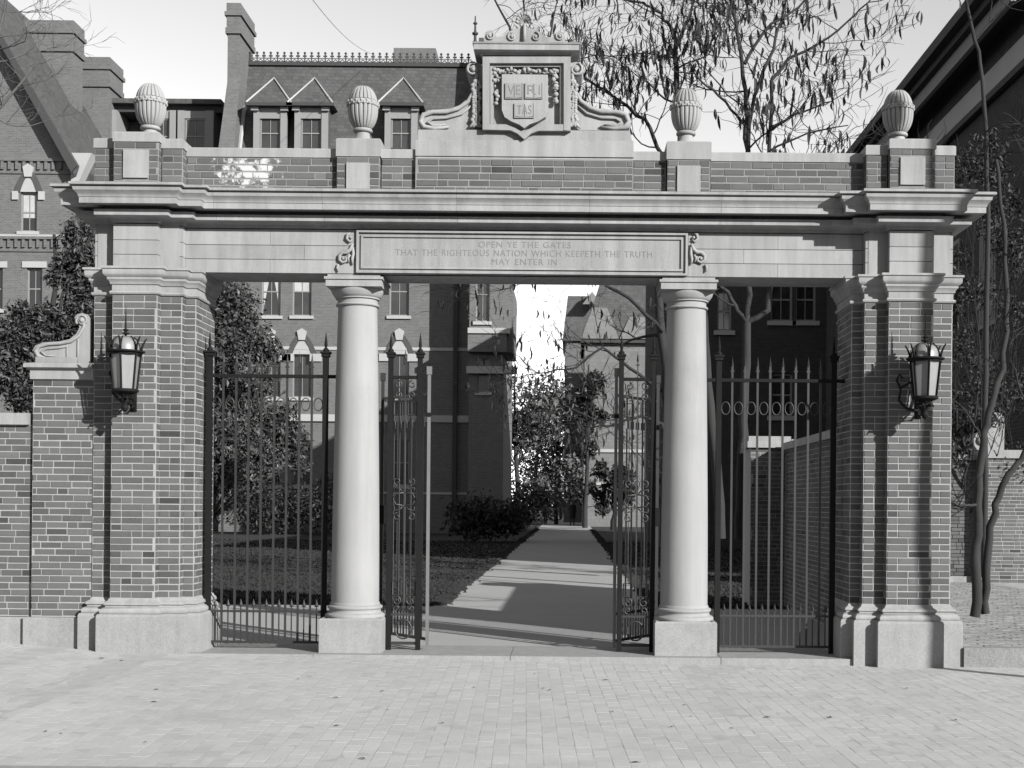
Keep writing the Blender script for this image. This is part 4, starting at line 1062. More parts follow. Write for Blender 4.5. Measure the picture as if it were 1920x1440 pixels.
mb = MB(); mb.add([(px0,HY-1.5,EAVE-.6),(px1,HY-1.5,EAVE-.6),(px1-1,HY+1,rz+1.2),(px0+.3,HY+1,rz+1.2),(px0,HY+8,EAVE-.6),(px1,HY+8,EAVE-.6),(px1-1,HY+6,rz+1.2),(px0+.3,HY+6,rz+1.2)], [(0,1,2,3),(1,5,6,2),(3,2,6,7),(0,3,7,4),(5,4,7,6)]); 
mb.v = [(min(a, X_(898,200,HY-1)) if a > 0 else a, b, c) for a, b, c in mb.v]; mb.v = [(min(a, X_(905,200,HY-1)), b, c) for a, b, c in mb.v]
mb.build('pavilion_roof', M['slate'], hall)
fx = X_(891, 60, HY+1); f = MB().tube([(fx,HY+1,rz+1.0),(fx,HY+1,Z_(891,30,HY+1))], [.08,.03], 6)
for q in (44, 63, 78): f.ball((fx,HY+1,Z_(891,q,HY+1)), .12 if q != 63 else .17, 8, (1,1,.6))
f.build('roof_spike', M['trim_dark'], hall)

# link block behind, with flat-topped mansard and dormers
LY = 57.0
lk = thing('link_building', 'brick link block with dark flat cornice between the gabled wing and tall chimney', 'building', (-20, LY, 0))
lx0, lx1 = X_(60, 300, LY), X_(418, 300, LY); lz = Z_(300, 190, LY); le = Z_(300, 320, LY)
MB().box(lx0, lx1, LY, LY+9, -.1, le).build('wall', M['farbrick'], lk)
MB().add([(lx0,LY-.1,le),(lx1,LY-.1,le),(lx1,LY+1.6,lz-.6),(lx0,LY+1.6,lz-.6),(lx0,LY+8,le),(lx1,LY+8,le),(lx1,LY+8,lz-.6),(lx0,LY+8,lz-.6)], [(0,1,2,3),(1,5,6,2),(3,2,6,7),(0,3,7,4),(5,4,7,6)]).build('mansard_roof', M['slate'], lk)
MB().box(lx0, lx1, LY-.1, LY+8.2, lz-.6, lz-.25).build('cornice', M['trim_dark'], lk)
MB().box(lx0, lx1, LY-.5, LY+8.2, lz-.249, lz).build('cornice', M['slate'], lk)
for a, b in ((172,208), (297,322), (351,389)):
    x0, x1 = X_(a,250,LY), X_(b,250,LY); z0, z1 = Z_(a,292,LY), Z_(a,226,LY); d = MB()
    d.box(x0-.45, x0-.03, LY-.5, LY+1.5, z0-.3, lz-.61); d.box(x1+.03, x1+.45, LY-.5, LY+1.5, z0-.3, lz-.61); d.box(x0-.03, x1+.03, LY-.4, LY+1.5, z1, lz-.61)
    do = d.build('dormer_face', M['trim'], lk); window(do, x0, x1, z0, z1, LY-.45, sill=False)
v = MB(); vx, vz = X_(226, 185, LY), lz; v.lathe(vx, LY+2, [(.2,vz),(.2,vz+.25),(.38,vz+.28),(.38,vz+.36),(.15,vz+.42),(.15,vz+.5),(.36,vz+.55),(.33,vz+.66),(.05,vz+.7)], 12); v.build('roof_vent', M['trim_dark'], lk)

# gabled wing at far left
WY = 47.0
wg = thing('gabled_wing', 'brick wing with steep slate gable roof, partly hidden by the leafy tree', 'building', (-24, WY, 0))
wx1 = X_(138, 400, WY); wx0 = wx1 - 13
wz = Z_(120, 302, WY)
ops = [(X_(38,400,WY), X_(69,400,WY), Z_(50,434,WY), Z_(50,360,WY)), (X_(50,540,WY), X_(79,540,WY), Z_(60,580,WY), Z_(60,502,WY)), (X_(-22,540,WY), X_(5,540,WY), Z_(0,580,WY), Z_(0,502,WY)), (X_(38,700,WY), X_(69,700,WY), Z_(60,730,WY), Z_(60,640,WY))]
mb = MB(); wall_open(mb, wx0, wx1, -.1, wz, WY, .5, ops); mb.box(wx0+.01, wx1-.01, WY+.9, WY+9, -.1, wz)
mb.build('wall', M['farbrick'], wg)
gx, gzz = X_(-60, -60, WY), Z_(-60, -60, WY)
x_ap = wx1 - (wx1-X_(0, 65, WY))*1.55; z_ap = wz + (Z_(0, 65, WY)-wz)*1.55
gb = MB(); gb.prism([(wx0, wz+.001), (wx1, wz+.001), (x_ap, z_ap), (x_ap-.4, z_ap), (2*x_ap-wx1, wz+.001)], WY, WY+.5); gb.build('gable_wall', M['farbrick'], wg)
r = MB(); r.add([(wx1+.35,WY-.5,wz-.3),(x_ap,WY-.5,z_ap+.35),(x_ap,WY+14,z_ap+.35),(wx1+.35,WY+14,wz-.3),(wx1+.2,WY-.5,wz-.75),(x_ap,WY-.5,z_ap-.1),(x_ap,WY+14,z_ap-.1),(wx1+.2,WY+14,wz-.75)], [(0,3,2,1),(0,1,5,4),(4,5,6,7),(0,4,7,3),(1,2,6,5)])
r.build('slate_roof', M['slate'], wg)
r = MB(); r.prism([(wx1+.36,wz-.35),(x_ap,z_ap+.34),(x_ap,z_ap-.0),(wx1+.1,wz-.65)], WY-.62, WY-.505); r.build('barge_board', M['trim_dark'], wg)
for i, o in enumerate(ops):
    window(wg, o[0], o[1], o[2], o[3], WY, curtain=(i == 0), pane='pane_dark')
arch_head(wg, ops[0][0], ops[0][1], ops[0][3], WY, .9, .45)
for o in ops[1:3]: MB().box(o[0]-.2, o[1]+.2, WY-.06, WY-.001, o[3], o[3]+.28).build('stone_lintel', M['farstone'], wg)
mb = MB()
for zc_ in (Z_(60,312,WY), Z_(60,458,WY)):
    mb.box(wx0, wx1, WY-.12, WY-.001, zc_+.22, zc_+.34); mb.box(wx0, wx1, WY-.06, WY-.001, zc_-.34, zc_-.26); x = wx1-.2
    while x > wx1-7: mb.box(x-.12, x, WY-.10, WY-.001, zc_-.15, zc_+.2); x -= .33
mb.build('corbel_band', M['farbrick'], wg)
MB().box(wx0, wx1+.02, WY-.08, WY-.001, Z_(60,446,WY)-.05, Z_(60,440,WY)).build('stone_band', M['farstone'], wg)
cb = MB(); cb.add([(wx1-.05,WY-.2,wz-1.4),(wx1+.1,WY-.2,wz-1.4),(wx1+.9,WY-.3,wz+.3),(wx1-.05,WY-.3,wz+.3),(wx1-.05,WY+.4,wz-1.4),(wx1+.1,WY+.4,wz-1.4),(wx1+.9,WY+.4,wz+.3),(wx1-.05,WY+.4,wz+.3)], [(0,1,2,3),(1,5,6,2),(3,2,6,7),(0,3,7,4),(5,4,7,6),(0,4,5,1)]); cb.build('eaves_bracket', M['farstone'], wg)
chim(wg, 46, 136, 38, WY+6, 1.4, wz-1); chim(wg, 139, 204, 107, WY+9, 2.0, wz-3)

# lit hall far beyond the path
FY = 78.0
fh = thing('far_hall', 'distant pale-fronted hall with slate dormers at the end of the path', 'building', (5, FY, 0))
ax0 = X_(1096, 700, FY); ax1 = ax0+13; az = Z_(1150, 637, FY)
fo_ = [(X_(1122,700,FY), X_(1138,700,FY), Z_(1120,740,FY), Z_(1120,690,FY)), (X_(1168,700,FY), X_(1186,700,FY), Z_(1120,740,FY), Z_(1120,690,FY)), (X_(1122,800,FY), X_(1138,800,FY), Z_(1120,905,FY), Z_(1120,865,FY))]
mb = MB(); wall_open(mb, ax0, ax1, -.1, az, FY, .4, fo_[2:]); mb.box(ax0+.01, ax1-.01, FY+.8, FY+12, -.1, az); mb.build('wall', M['slate_light'], fh)
for q in fo_[2:]: window(fh, *q, FY)
MB().box(ax0-.05, ax1, FY-.12, FY-.001, Z_(1120,848,FY), Z_(1120,842,FY)).build('stone_band', M['farstone'], fh)
MB().box(ax0-.3, ax1, FY-.4, FY-.001, az-.25, az).build('eaves', M['trim_dark'], fh)
rzz = Z_(1150, 572, FY+2.5)
MB().add([(ax0-.2,FY-.3,az),(ax1,FY-.3,az),(ax1,FY+2.5,rzz+2),(ax0+1.2,FY+2.5,rzz+2),(ax0-.2,FY+12,az),(ax1,FY+12,az),(ax1,FY+9,rzz+2),(ax0+1.2,FY+9,rzz+2)], [(0,1,2,3),(1,5,6,2),(3,2,6,7),(0,3,7,4),(5,4,7,6)]).build('mansard_roof', M['slate'], fh)
for a, b, ap in ((1090,1160,572), (1162,1228,590)):
    x0, x1 = X_(a,636,FY-.5), X_(b,636,FY-.5); za = Z_(a,ap,FY-.5); xm = (x0+x1)/2
    MB().add([(x0,FY-.5,az+.01),(x1,FY-.5,az+.01),(xm+.5,FY+.6,za),(xm-.5,FY+.6,za),(x0,FY+5,az+.01),(x1,FY+5,az+.01),(xm+.5,FY+5,za),(xm-.5,FY+5,za)], [(0,1,2,3),(1,5,6,2),(3,2,6,7),(0,3,7,4),(5,4,7,6)]).build('gable_roof', M['slate_light'], fh)
bh = thing('rear_hall', 'distant dark slate-roofed block rising behind the pale-fronted hall', 'building', (1, 95, 0))
BY = 96.0; bx0 = X_(1060, 560, BY)
MB().box(bx0, bx0+14, BY, BY+10, -.1, Z_(1100,640,BY)).build('wall', M['farbrick'], bh)
MB().add([(bx0-.2,BY-.3,Z_(1100,640,BY)),(bx0+14,BY-.3,Z_(1100,640,BY)),(bx0+14,BY+2,Z_(1100,548,BY)),(bx0+.2,BY+2,Z_(1100,548,BY)),(bx0-.2,BY+10,Z_(1100,640,BY)),(bx0+14,BY+10,Z_(1100,640,BY)),(bx0+14,BY+8,Z_(1100,548,BY)),(bx0+.2,BY+8,Z_(1100,548,BY))], [(0,1,2,3),(1,5,6,2),(3,2,6,7),(0,3,7,4),(5,4,7,6)]).build('mansard_roof', M['slate'], bh)
x0, x1 = X_(1092,600,BY-.5), X_(1128,600,BY-.5)
MB().add([(x0,BY-.5,Z_(1100,572,BY)),(x1,BY-.5,Z_(1100,572,BY)),((x0+x1)/2,BY+.4,Z_(1100,545,BY)),((x0+x1)/2,BY+4,Z_(1100,545,BY))], [(0,1,2),(0,2,3),(1,3,2)]).build('dormer_roof', M['slate_light'], bh)
MB().box(X_(1142,560,FY+4), X_(1206,560,FY+4), FY+4, FY+6, 10, Z_(1170,525,FY+4)).build('chimney', M['farbrick'], fh)

# shaded hall beside the path (right of it)
SY = 34.0
shh = thing('shaded_hall', 'brick hall in deep shade behind the dark grille, half hidden by bare branches', 'building', (8, SY, 0))
sx0 = 3.25; sx1 = 20; SH = 14.5
so = [(X_(1445,560,SY), X_(1486,560,SY), Z_(1460,602,SY), Z_(1460,520,SY)), (X_(1492,560,SY), X_(1530,560,SY), Z_(1500,602,SY), Z_(1500,520,SY)), (X_(1345,560,SY), X_(1372,560,SY), Z_(1360,620,SY), Z_(1360,545,SY)), (X_(1445,760,SY), X_(1486,760,SY), Z_(1460,780,SY), Z_(1460,700,SY))]
mb = MB(); wall_open(mb, sx0, sx1, -.1, SH-1.5, SY, .5, so); mb.box(sx0+.01, sx1, SY+.9, 46, -.1, SH-1.5); mb.build('wall', M['brick_shaded'], shh)
for q in so: window(shh, *q, SY, pane='pane_dark')
MB().box(sx0-.5, sx1, SY-.5, 46.5, SH-1.499, SH-1.0).build('eaves', M['trim_dark'], shh)
MB().add([(sx0-.4,SY-.4,SH-.999),(sx1,SY-.4,SH-.999),(sx1,40,SH+.5),(sx0+4,40,SH+.5),(sx0-.4,46.4,SH-.999),(sx1,46.4,SH-.999)], [(0,1,2,3),(0,3,4),(4,3,2,5),(1,5,2)]).build('hipped_roof', M['slate'], shh)

# near hall on the right with deep eaves
nh = thing('eaved_hall', 'shade-toned brick hall with deep boxed eaves and pale cornice bands rising beyond the lantern pier', 'building', (10, 18, 0))
nx, ny0, ny1 = 8.85, 12.4, 33.0
MB().box(nx, nx+12, ny0, ny1, -.1, 11.6).build('wall', M['brick_shaded'], nh)
MB().box(nx-.05, nx-.001, ny0-.05, ny1, 10.26, 10.83).build('frieze_band', M['farstone'], nh)
MB().box(nx-.16, nx-.051, ny0-.1, ny1, 10.12, 10.259).build('frieze_band', M['trim_dark'], nh)
MB().box(nx-.75, nx-.001, ny0-.6, ny1, 11.45, 11.599).build('soffit', M['trim_dark'], nh)
MB().box(nx-.60, nx-.50, ny0-.6, ny1, 11.15, 11.449).build('crown_board', M['trim'], nh)
MB().box(nx-.95, nx-.001, ny0-.8, ny1, 11.60, 11.83).build('eaves_gutter', M['trim_dark'], nh)
MB().add([(nx-.95,ny0-.8,11.831),(nx+6,ny0-.8,16),(nx+6,ny1,16),(nx-.95,ny1,11.831),(nx+13,ny0-.8,11.831),(nx+13,ny1,11.831)], [(0,1,2,3),(1,4,5,2),(0,4,1),(3,2,5)]).build('slate_roof', M['slate'], nh)
y = ny0+2
while y < ny1-2:
    for z0, z1 in ((1.6,3.9),(5.4,7.7)):
        w_ = MB().box(nx-.03, nx-.002, y, y+1.1, z0, z1); wo = w_.build('window', M['trim'], nh)
        MB().box(nx-.04, nx-.031, y+.09, y+1.01, z0+.1, z1-.1).build('pane', M['pane_dark'], wo)
    y += 2.6

# ------------------------------------------------------------------ trees
def grow(mb, tips, p, d, L, r, depth, rg, up=.12, spread=.55, wob=.16, nseg=5, kids=(2,3), shrink=.72):
    p = Vector(p); d = Vector(d).normalized(); pts = [p.copy()]; rr = [r]
    for i in range(nseg):
        d = (d + Vector((rg.gauss(0,wob), rg.gauss(0,wob), rg.gauss(0,wob)+up*.25))).normalized()
        p = p + d*(L/nseg); pts.append(p.copy()); rr.append(max(r*(1-.42*(i+1)/nseg), .004))
    mb.tube(pts, rr, 7 if r > .03 else (5 if r > .012 else 4), False)
    if depth <= 1: tips.append((pts[-1], d.copy())); tips.append((pts[len(pts)//2], d.copy()))
    if depth == 0: return
    k = rg.randint(*kids)
    for j in range(k):
        t = 1.0 if j == 0 else rg.uniform(.35, .95); q = min(int(t*nseg), nseg); b = pts[q]
        ax = Vector((rg.gauss(0,1), rg.gauss(0,1)*.8, rg.gauss(0,.5))); ax = (ax - ax.dot(d)*d).normalized()
        sp = spread*rg.uniform(.6,1.3) if j else spread*.4*rg.random()
        nd = (d*cos(sp) + ax*sin(sp)); nd.z += up
        grow(mb, tips, b, nd, L*shrink*rg.uniform(.8,1.15), rr[q]*(.78 if j == 0 else .6), depth-1, rg, up, spread, wob, nseg, kids, shrink)
def pods(tips, rg, n, size=.2, drop=.25):
    mb = MB()
    for _ in range(n):
        if _ % 2 == 0: p0, d = rg.choice(tips); p0 = p0 + Vector((rg.gauss(0,drop), rg.gauss(0,drop), rg.gauss(0,drop*.6)))
        p = p0 + Vector((rg.gauss(0,.09), rg.gauss(0,.09), rg.gauss(0,.07)))
        L = size*rg.uniform(.5,1.25); a = rg.uniform(0, 2*pi); c = rg.uniform(-.42,.42)*L; w_ = .016+.017*rg.random(); q = Vector((cos(a), sin(a), 0)); s = Vector((-sin(a), cos(a), 0))
        tw_ = rg.uniform(-.25,.25)*L
        pts = [p + q*(c*4*t*(1-t)) + s*(tw_*t) - Vector((0,0,L*t)) for t in (0,.2,.45,.75,1)]
        ws = (.003, w_*.7, w_, w_*.8, .003); vv = []
        for e, ww in zip(pts, ws): vv += [e - s*ww, e + q*ww*.5, e + s*ww]
        ff = []
        for i in range(4):
            ff += [(i*3, i*3+1, i*3+4, i*3+3), (i*3+1, i*3+2, i*3+5, i*3+4)]
        mb.add(vv, ff)
    return mb
def leaf_cloud(clumps, n, size, rg, flat=.5):
    mb = MB()
    tot = sum(c[3]**2 for c in clumps)
    for (cx, cy, cz, R, sq) in clumps:
        for _ in range(int(n*R*R/tot)):
            a = rg.uniform(0, 2*pi); b = math.acos(rg.uniform(-1,1)); rr = R*(rg.random()**.5)*(1.28 if rg.random() < .1 else 1)*(1+.18*sin(5*a+cz)*sin(4*b+cx))
            p = Vector((cx+rr*sin(b)*cos(a), cy+rr*sin(b)*sin(a), cz+rr*cos(b)*sq))
            nrm = Vector((rg.gauss(0,1), rg.gauss(-.5,1), rg.gauss(.4,1))).normalized(); t = nrm.orthogonal().normalized(); t.rotate(__import__('mathutils').Quaternion(nrm, rg.uniform(0, 2*pi))); s = nrm.cross(t)
            L = size*rg.uniform(.45,1.5); W = L*rg.uniform(.3,.55)
            mb.add([p-t*L*.5, p+s*W*.5-t*L*.05, p+t*L*.5-nrm*L*.12, p-s*W*.5-t*L*.05], [(0,1,2,3)])
    return mb
# honey locust trees behind the dark grille, their heads above the parapet
def PT(px, py, Y): x, z = XZ(px, py, Y); return (x, Y, z)
t1 = 9.0
def guided(name, label, limbs, seed, npod, psize, bark='bark', extra=2, sub=.9, cat='tree', thin=1):
    """tree whose main limbs follow given lines; each limb then branches on its own"""
    rg = random.Random(seed); base = limbs[0][0][0]
    t = thing(name, label, cat, base, 'bare trees hung with seed pods'); mb = MB(); tips = []
    for pts, r0, r1, nb in limbs:
        P = [Vector(p) for p in pts]; fine = []
        for a, b in zip(P, P[1:]):
            for k in range(4): fine.append(a.lerp(b, k/4) + Vector((rg.gauss(0,.012), rg.gauss(0,.02), rg.gauss(0,.012))))
        fine.append(P[-1]); n = len(fine); rr = [r0+(r1-r0)*i/(n-1) for i in range(n)]
        mb.tube(fine, rr, 8, False)
        for j in range(max(1, int(nb*.8)) if nb else 0):
            q = rg.randint(n//4, n-1); d = (fine[min(q+1,n-1)]-fine[q-1]).normalized(); ax = Vector((rg.gauss(0,1), rg.gauss(0,.6), rg.gauss(.1,.5)))
            nd = (d*.5 + ax.normalized()*.8)
            grow(mb, tips, fine[q], nd, sub*rg.uniform(.6,1.3), max(rr[q]*.40, .009*thin), extra, rg, .08, .65, .17, 6, (2,3), .74)
    mb.build('branches', M[bark], t, True)
    tw = MB()
    for p, dd in tips:
        q = (dd + Vector((rg.gauss(0,.6), rg.gauss(0,.6), rg.gauss(0,.5)))).normalized(); a = p; pts = [a]
        for i in range(3): q = (q + Vector((rg.gauss(0,.3), rg.gauss(0,.3), rg.gauss(0,.25)))).normalized(); a = a + q*.16*thin; pts.append(a)
        tw.tube(pts, [.006*thin,.005*thin,.004*thin,.002], 3, False)
    tw.build('twigs', M[bark], t)['kind'] = 'stuff'
    if npod: pods(tips, rg, npod, psize).build('seed_pods', M['pod'], t)['kind'] = 'stuff'
    return t
Y1 = 8.6
guided('locust_tree', 'bare forked tree with hanging seed pods rising behind the dark grille and above the parapet',
  [([PT(1386,1010,Y1), PT(1390,880,Y1), PT(1396,760,Y1), PT(1400,605,Y1)], .085, .07, 0),
   ([PT(1400,605,Y1), PT(1405,500,Y1), PT(1402,280,Y1), PT(1398,200,Y1), PT(1388,90,Y1), PT(1370,0,Y1), PT(1350,-120,Y1)], .055, .02, 11),
   ([PT(1402,290,Y1), PT(1412,180,Y1), PT(1450,90,Y1), PT(1470,20,Y1+.3), PT(1490,-120,Y1)], .035, .015, 9),
   ([PT(1395,120,Y1), PT(1430,60,Y1), PT(1500,10,Y1), PT(1560,-60,Y1)], .03, .012, 5),
   ([PT(1400,605,Y1), PT(1440,585,Y1), PT(1450,480,Y1+.3), PT(1440,300,Y1+.4), PT(1446,150,Y1+.4)], .05, .03, 5),
   ([PT(1446,150,Y1+.4), PT(1480,110,Y1+.4), PT(1540,80,Y1+.3), PT(1600,30,Y1+.2), PT(1650,-20,Y1)], .03, .010, 8),
   ([PT(1446,240,Y1+.4), PT(1500,210,Y1+.4), PT(1560,190,Y1+.2)], .025, .010, 6),
   ([PT(1444,280,Y1+.4), PT(1510,250,Y1+.4), PT(1590,235,Y1)], .02, .009, 5),
   ([PT(1400,605,Y1), PT(1370,560,Y1), PT(1340,520,Y1), PT(1300,420,Y1)], .045, .02, 4),
   ([PT(1392,230,Y1), PT(1350,180,Y1), PT(1300,140,Y1), PT(1260,130,Y1)], .025, .010, 5)], 21, 900, .26)
Y2 = 10.5
guided('locust_tree', 'slender bare tree with a V fork rising behind the finial above the dark-grille column',
  [([PT(1352,1010,Y2), PT(1345,880,Y2), PT(1330,760,Y2), PT(1320,600,Y2), PT(1290,400,Y2), PT(1278,280,Y2), PT(1270,160,Y2), PT(1266,92,Y2)], .10, .045, 3),
   ([PT(1266,92,Y2), PT(1262,60,Y2), PT(1240,25,Y2), PT(1205,5,Y2), PT(1130,-10,Y2), PT(1060,0,Y2)], .04, .012, 9),
   ([PT(1266,92,Y2), PT(1285,50,Y2), PT(1303,0,Y2), PT(1310,-80,Y2)], .035, .015, 6),
   ([PT(1268,110,Y2), PT(1210,100,Y2), PT(1150,105,Y2), PT(1100,100,Y2)], .018, .006, 5),
   ([PT(1268,130,Y2), PT(1330,105,Y2), PT(1390,110,Y2)], .018, .006, 4),
   ([PT(1300,430,Y2), PT(1240,290,Y2), PT(1210,225,Y2), PT(1150,180,Y2), PT(1095,145,Y2)], .045, .02, 13)], 33, 640, .26)
# small bare tree hidden behind the crest, only its twigs show
guided('bare_sapling', 'thin leafless treetop showing its twigs behind the crest palmette',
  [([PT(915,966,68), PT(925,600,68), PT(950,300,68), PT(975,130,68)], .28, .10, 0),
   ([PT(975,130,68), PT(955,50,68), PT(925,-5,68), PT(900,-60,68)], .10, .03, 4), ([PT(975,130,68), PT(985,30,68), PT(972,-60,68)], .10, .03, 3), ([PT(975,130,68), PT(1030,75,68), PT(1047,-10,68)], .10, .03, 4)], 5, 0, .2, sub=2.2, extra=2, thin=3)
# low bare branches dropping into the central view
Y3 = 14.0
guided('locust_tree', 'bare pod-hung tree whose low boughs cross the view of the distant halls beside the path',
  [([PT(1262,1004,Y3), PT(1258,850,Y3), PT(1250,700,Y3), PT(1235,560,Y3), PT(1230,400,Y3)], .13, .07, 2),
   ([PT(1250,740,Y3), PT(1180,690,Y3), PT(1130,650,Y3), PT(1080,690,Y3), PT(1010,700,Y3)], .04, .012, 14),
   ([PT(1245,620,Y3), PT(1180,560,Y3), PT(1110,520,Y3), PT(1020,520,Y3), PT(950,520,Y3)], .045, .012, 10),
   ([PT(1255,800,Y3), PT(1200,780,Y3), PT(1140,800,Y3), PT(1060,760,Y3)], .04, .010, 14)], 45, 420, .20)
# dense leafy tree on the left
def leafy_tree(name, label, base, trunk_r, clumps, n, size, seed, lm='leaf', top=None, group=None):
    rg = random.Random(seed); t = thing(name, label, 'tree', base, group); mb = MB(); tips = []
    b = Vector(base); tz = top or max(c[2] for c in clumps)
    cen = Vector((sum(c[0] for c in clumps)/len(clumps), sum(c[1] for c in clumps)/len(clumps), 0))
    topv = Vector((cen.x, cen.y, tz)); N = 8
    pts = [b.lerp(topv, i/N) + Vector((rg.gauss(0,.05), rg.gauss(0,.05), 0))*(i > 0) for i in range(N+1)]
    mb.tube(pts, [trunk_r*(1-.8*i/N) for i in range(N+1)], 8, False)
    for c in clumps:
        k = max(1, min(N-1, int((c[2]-b.z)/(tz-b.z+.01)*N*.7))); a = pts[k]; e = Vector(c[:3]); m_ = a.lerp(e, .5) + Vector((rg.gauss(0,.1), rg.gauss(0,.1), .1))
        mb.tube([a, m_, e], [trunk_r*.28, trunk_r*.18, trunk_r*.07], 5, False)
        for _ in range(6): 
            q = e + Vector((rg.gauss(0,1), rg.gauss(0,1), rg.gauss(0,1))).normalized()*c[3]*.9; mb.tube([e, e.lerp(q,.5)+Vector((0,0,.05)), q], [trunk_r*.08, trunk_r*.05, .004], 4, False)
    mb.build('trunk', M['bark'], t, True)
    leaf_cloud(clumps, n, size, rg).build('crown', M[lm], t)
    return t
def CL(px, py, Y, rpx, sq=1.0):
    x, z = XZ(px, py, Y); return (x, Y, z, rpx*(D+Y)/F, sq)
YT = 7.5
cl = [CL(405,555,YT,45), CL(440,575,YT-.3,50), CL(470,640,YT,45), CL(420,650,YT-.4,60), CL(500,660,YT,30), CL(410,740,YT,60), CL(470,730,YT-.3,50), CL(430,820,YT-.5,60), CL(500,800,YT,45), CL(545,830,YT,38), CL(560,870,YT-.2,22), CL(440,890,YT-.5,42), CL(470,905,YT-.4,22), CL(400,880,YT,45), CL(490,860,YT-.3,40), CL(360,600,YT,60), CL(350,750,YT,60), CL(530,780,YT,30), CL(380,540,YT+.2,40)]
leafy_tree('leafy_tree', 'dense dark leafy tree filling the grille opening beside the lantern pier', (X_(368,1010,YT), YT, 0), .075, cl, 21000, .088, 8, group='leafy trees inside the wall')
YT2 = 5.0
cl = [CL(150,440,YT2,36), CL(165,480,YT2,40), CL(130,500,YT2,30), CL(160,540,YT2,45), CL(105,520,YT2,22), CL(150,600,YT2,40), CL(90,600,YT2,34), CL(40,590,YT2,28), CL(20,630,YT2,36), CL(70,640,YT2,38), CL(120,640,YT2,36), CL(20,700,YT2,45), CL(50,740,YT2,40), CL(-30,680,YT2,60), CL(200,520,YT2,40), CL(30,675,YT2,30), CL(190,620,YT2,40)]
leafy_tree('leafy_tree', 'leafy tree standing behind the garden wall scroll in front of the gabled wing', (X_(110,1015,YT2), YT2, 0), .11, cl, 18000, .078, 18, group='leafy trees inside the wall')
# pale bare treetop at the upper left corner
guided('bare_treetop', 'pale leafless treetop in front of the gabled slate roof',
  [([PT(-60,1000,20), PT(-60,500,20), PT(-50,250,20)], .22, .12, 0), ([PT(-50,250,20), PT(-20,120,20), PT(10,20,20), PT(20,-60,20)], .08, .02, 12), ([PT(-50,250,20), PT(20,180,20), PT(70,120,20)], .06, .015, 10), ([PT(-50,250,20), PT(-40,80,20), PT(-20,-60,20)], .08, .02, 6)], 15, 0, .2, 'bark_pale', sub=1.2)
# ivy and shrubbery on the right
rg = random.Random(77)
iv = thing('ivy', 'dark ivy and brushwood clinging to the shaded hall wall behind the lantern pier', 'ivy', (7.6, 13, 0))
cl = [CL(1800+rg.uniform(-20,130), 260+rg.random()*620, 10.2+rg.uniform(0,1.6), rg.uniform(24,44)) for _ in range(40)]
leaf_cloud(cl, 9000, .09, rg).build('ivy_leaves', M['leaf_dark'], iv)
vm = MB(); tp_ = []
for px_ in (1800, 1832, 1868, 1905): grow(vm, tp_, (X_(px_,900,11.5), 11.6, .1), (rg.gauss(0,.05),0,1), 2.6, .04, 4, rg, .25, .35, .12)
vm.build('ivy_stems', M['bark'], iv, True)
# two trunks on the right pavement
YQ = 1.9
guided('street_tree', 'dark slender tree with a straight trunk on the raised brick pavement beside the gate pier',
  [([PT(1829,1158,YQ), PT(1830,1050,YQ), PT(1836,950,YQ), PT(1842,830,YQ), PT(1856,760,YQ), PT(1878,690,YQ), PT(1890,560,YQ), PT(1880,420,YQ), PT(1868,300,YQ)], .062, .02, 4),
   ([PT(1843,830,YQ), PT(1826,790,YQ), PT(1800,760,YQ)], .012, .005, 1)], 51, 0, .2, extra=2, sub=.5)
guided('street_tree', 'dark curving tree trunk leaning away from the straight trunk on the raised brick pavement',
  [([PT(1847,1150,YQ+.1), PT(1850,1060,YQ), PT(1862,960,YQ), PT(1884,900,YQ), PT(1915,860,YQ), PT(1950,760,YQ)], .052, .03, 2)], 52, 0, .2, extra=2, sub=.5)
# tall thin bough passing in front of the eaved hall
guided('street_tree', 'tall thin tree stem standing in front of the eaved hall and its ivy',
  [([PT(1846,1080,6), PT(1848,700,6), PT(1852,420,6), PT(1850,250,6), PT(1838,120,6), PT(1818,30,6), PT(1800,-60,6)], .045, .02, 6)], 53, 0, .2, 'bark', extra=3, sub=.7)
# far trees beyond the path
def far_tree(label, px, Y, r, ht, lm, seed, n=1500):
    rg = random.Random(seed); x = X_(px, 960, Y); cl = []
    for _ in range(10): cl.append((x+rg.gauss(0,r*.45), Y+rg.gauss(0,r*.4), ht*rg.uniform(.35,.95), r*rg.uniform(.35,.6), 1))
    if Y > 60 and ht > 9:
        for _ in range(5): cl.append((x+rg.gauss(0,r*.7), Y+rg.gauss(0,r*.4), ht*rg.uniform(.05,.3), r*rg.uniform(.35,.5), 1))
    leafy_tree('yard_tree', label, (x, Y, 0), .18, cl, n, .34, seed, lm, ht, 'trees along the far end of the path')
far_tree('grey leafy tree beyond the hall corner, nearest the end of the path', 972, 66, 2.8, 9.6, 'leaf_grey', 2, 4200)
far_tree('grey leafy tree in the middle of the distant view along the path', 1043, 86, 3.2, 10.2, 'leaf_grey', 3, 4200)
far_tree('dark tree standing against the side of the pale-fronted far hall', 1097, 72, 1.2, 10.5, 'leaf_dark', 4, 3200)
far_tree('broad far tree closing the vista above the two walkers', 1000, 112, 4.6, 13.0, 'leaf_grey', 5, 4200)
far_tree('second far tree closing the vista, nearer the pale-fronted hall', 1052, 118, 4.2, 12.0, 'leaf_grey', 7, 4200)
far_tree('small dark shrub-like tree at the foot of the pale-fronted far hall', 1150, 66, 1.2, 4.0, 'leaf_dark', 6, 1500)
fwd = leaf_cloud([(-22+q*2.6, 128+RND.uniform(-2,2), 1.2+RND.random()*3.2, RND.uniform(2.0,3.6), .9) for q in range(20)], 9000, .5, random.Random(14))
tag(fwd.build('far_woodland', M['leaf_grey']), 'hazy far-off band of trees behind the end of the path', 'woodland', kind='stuff')
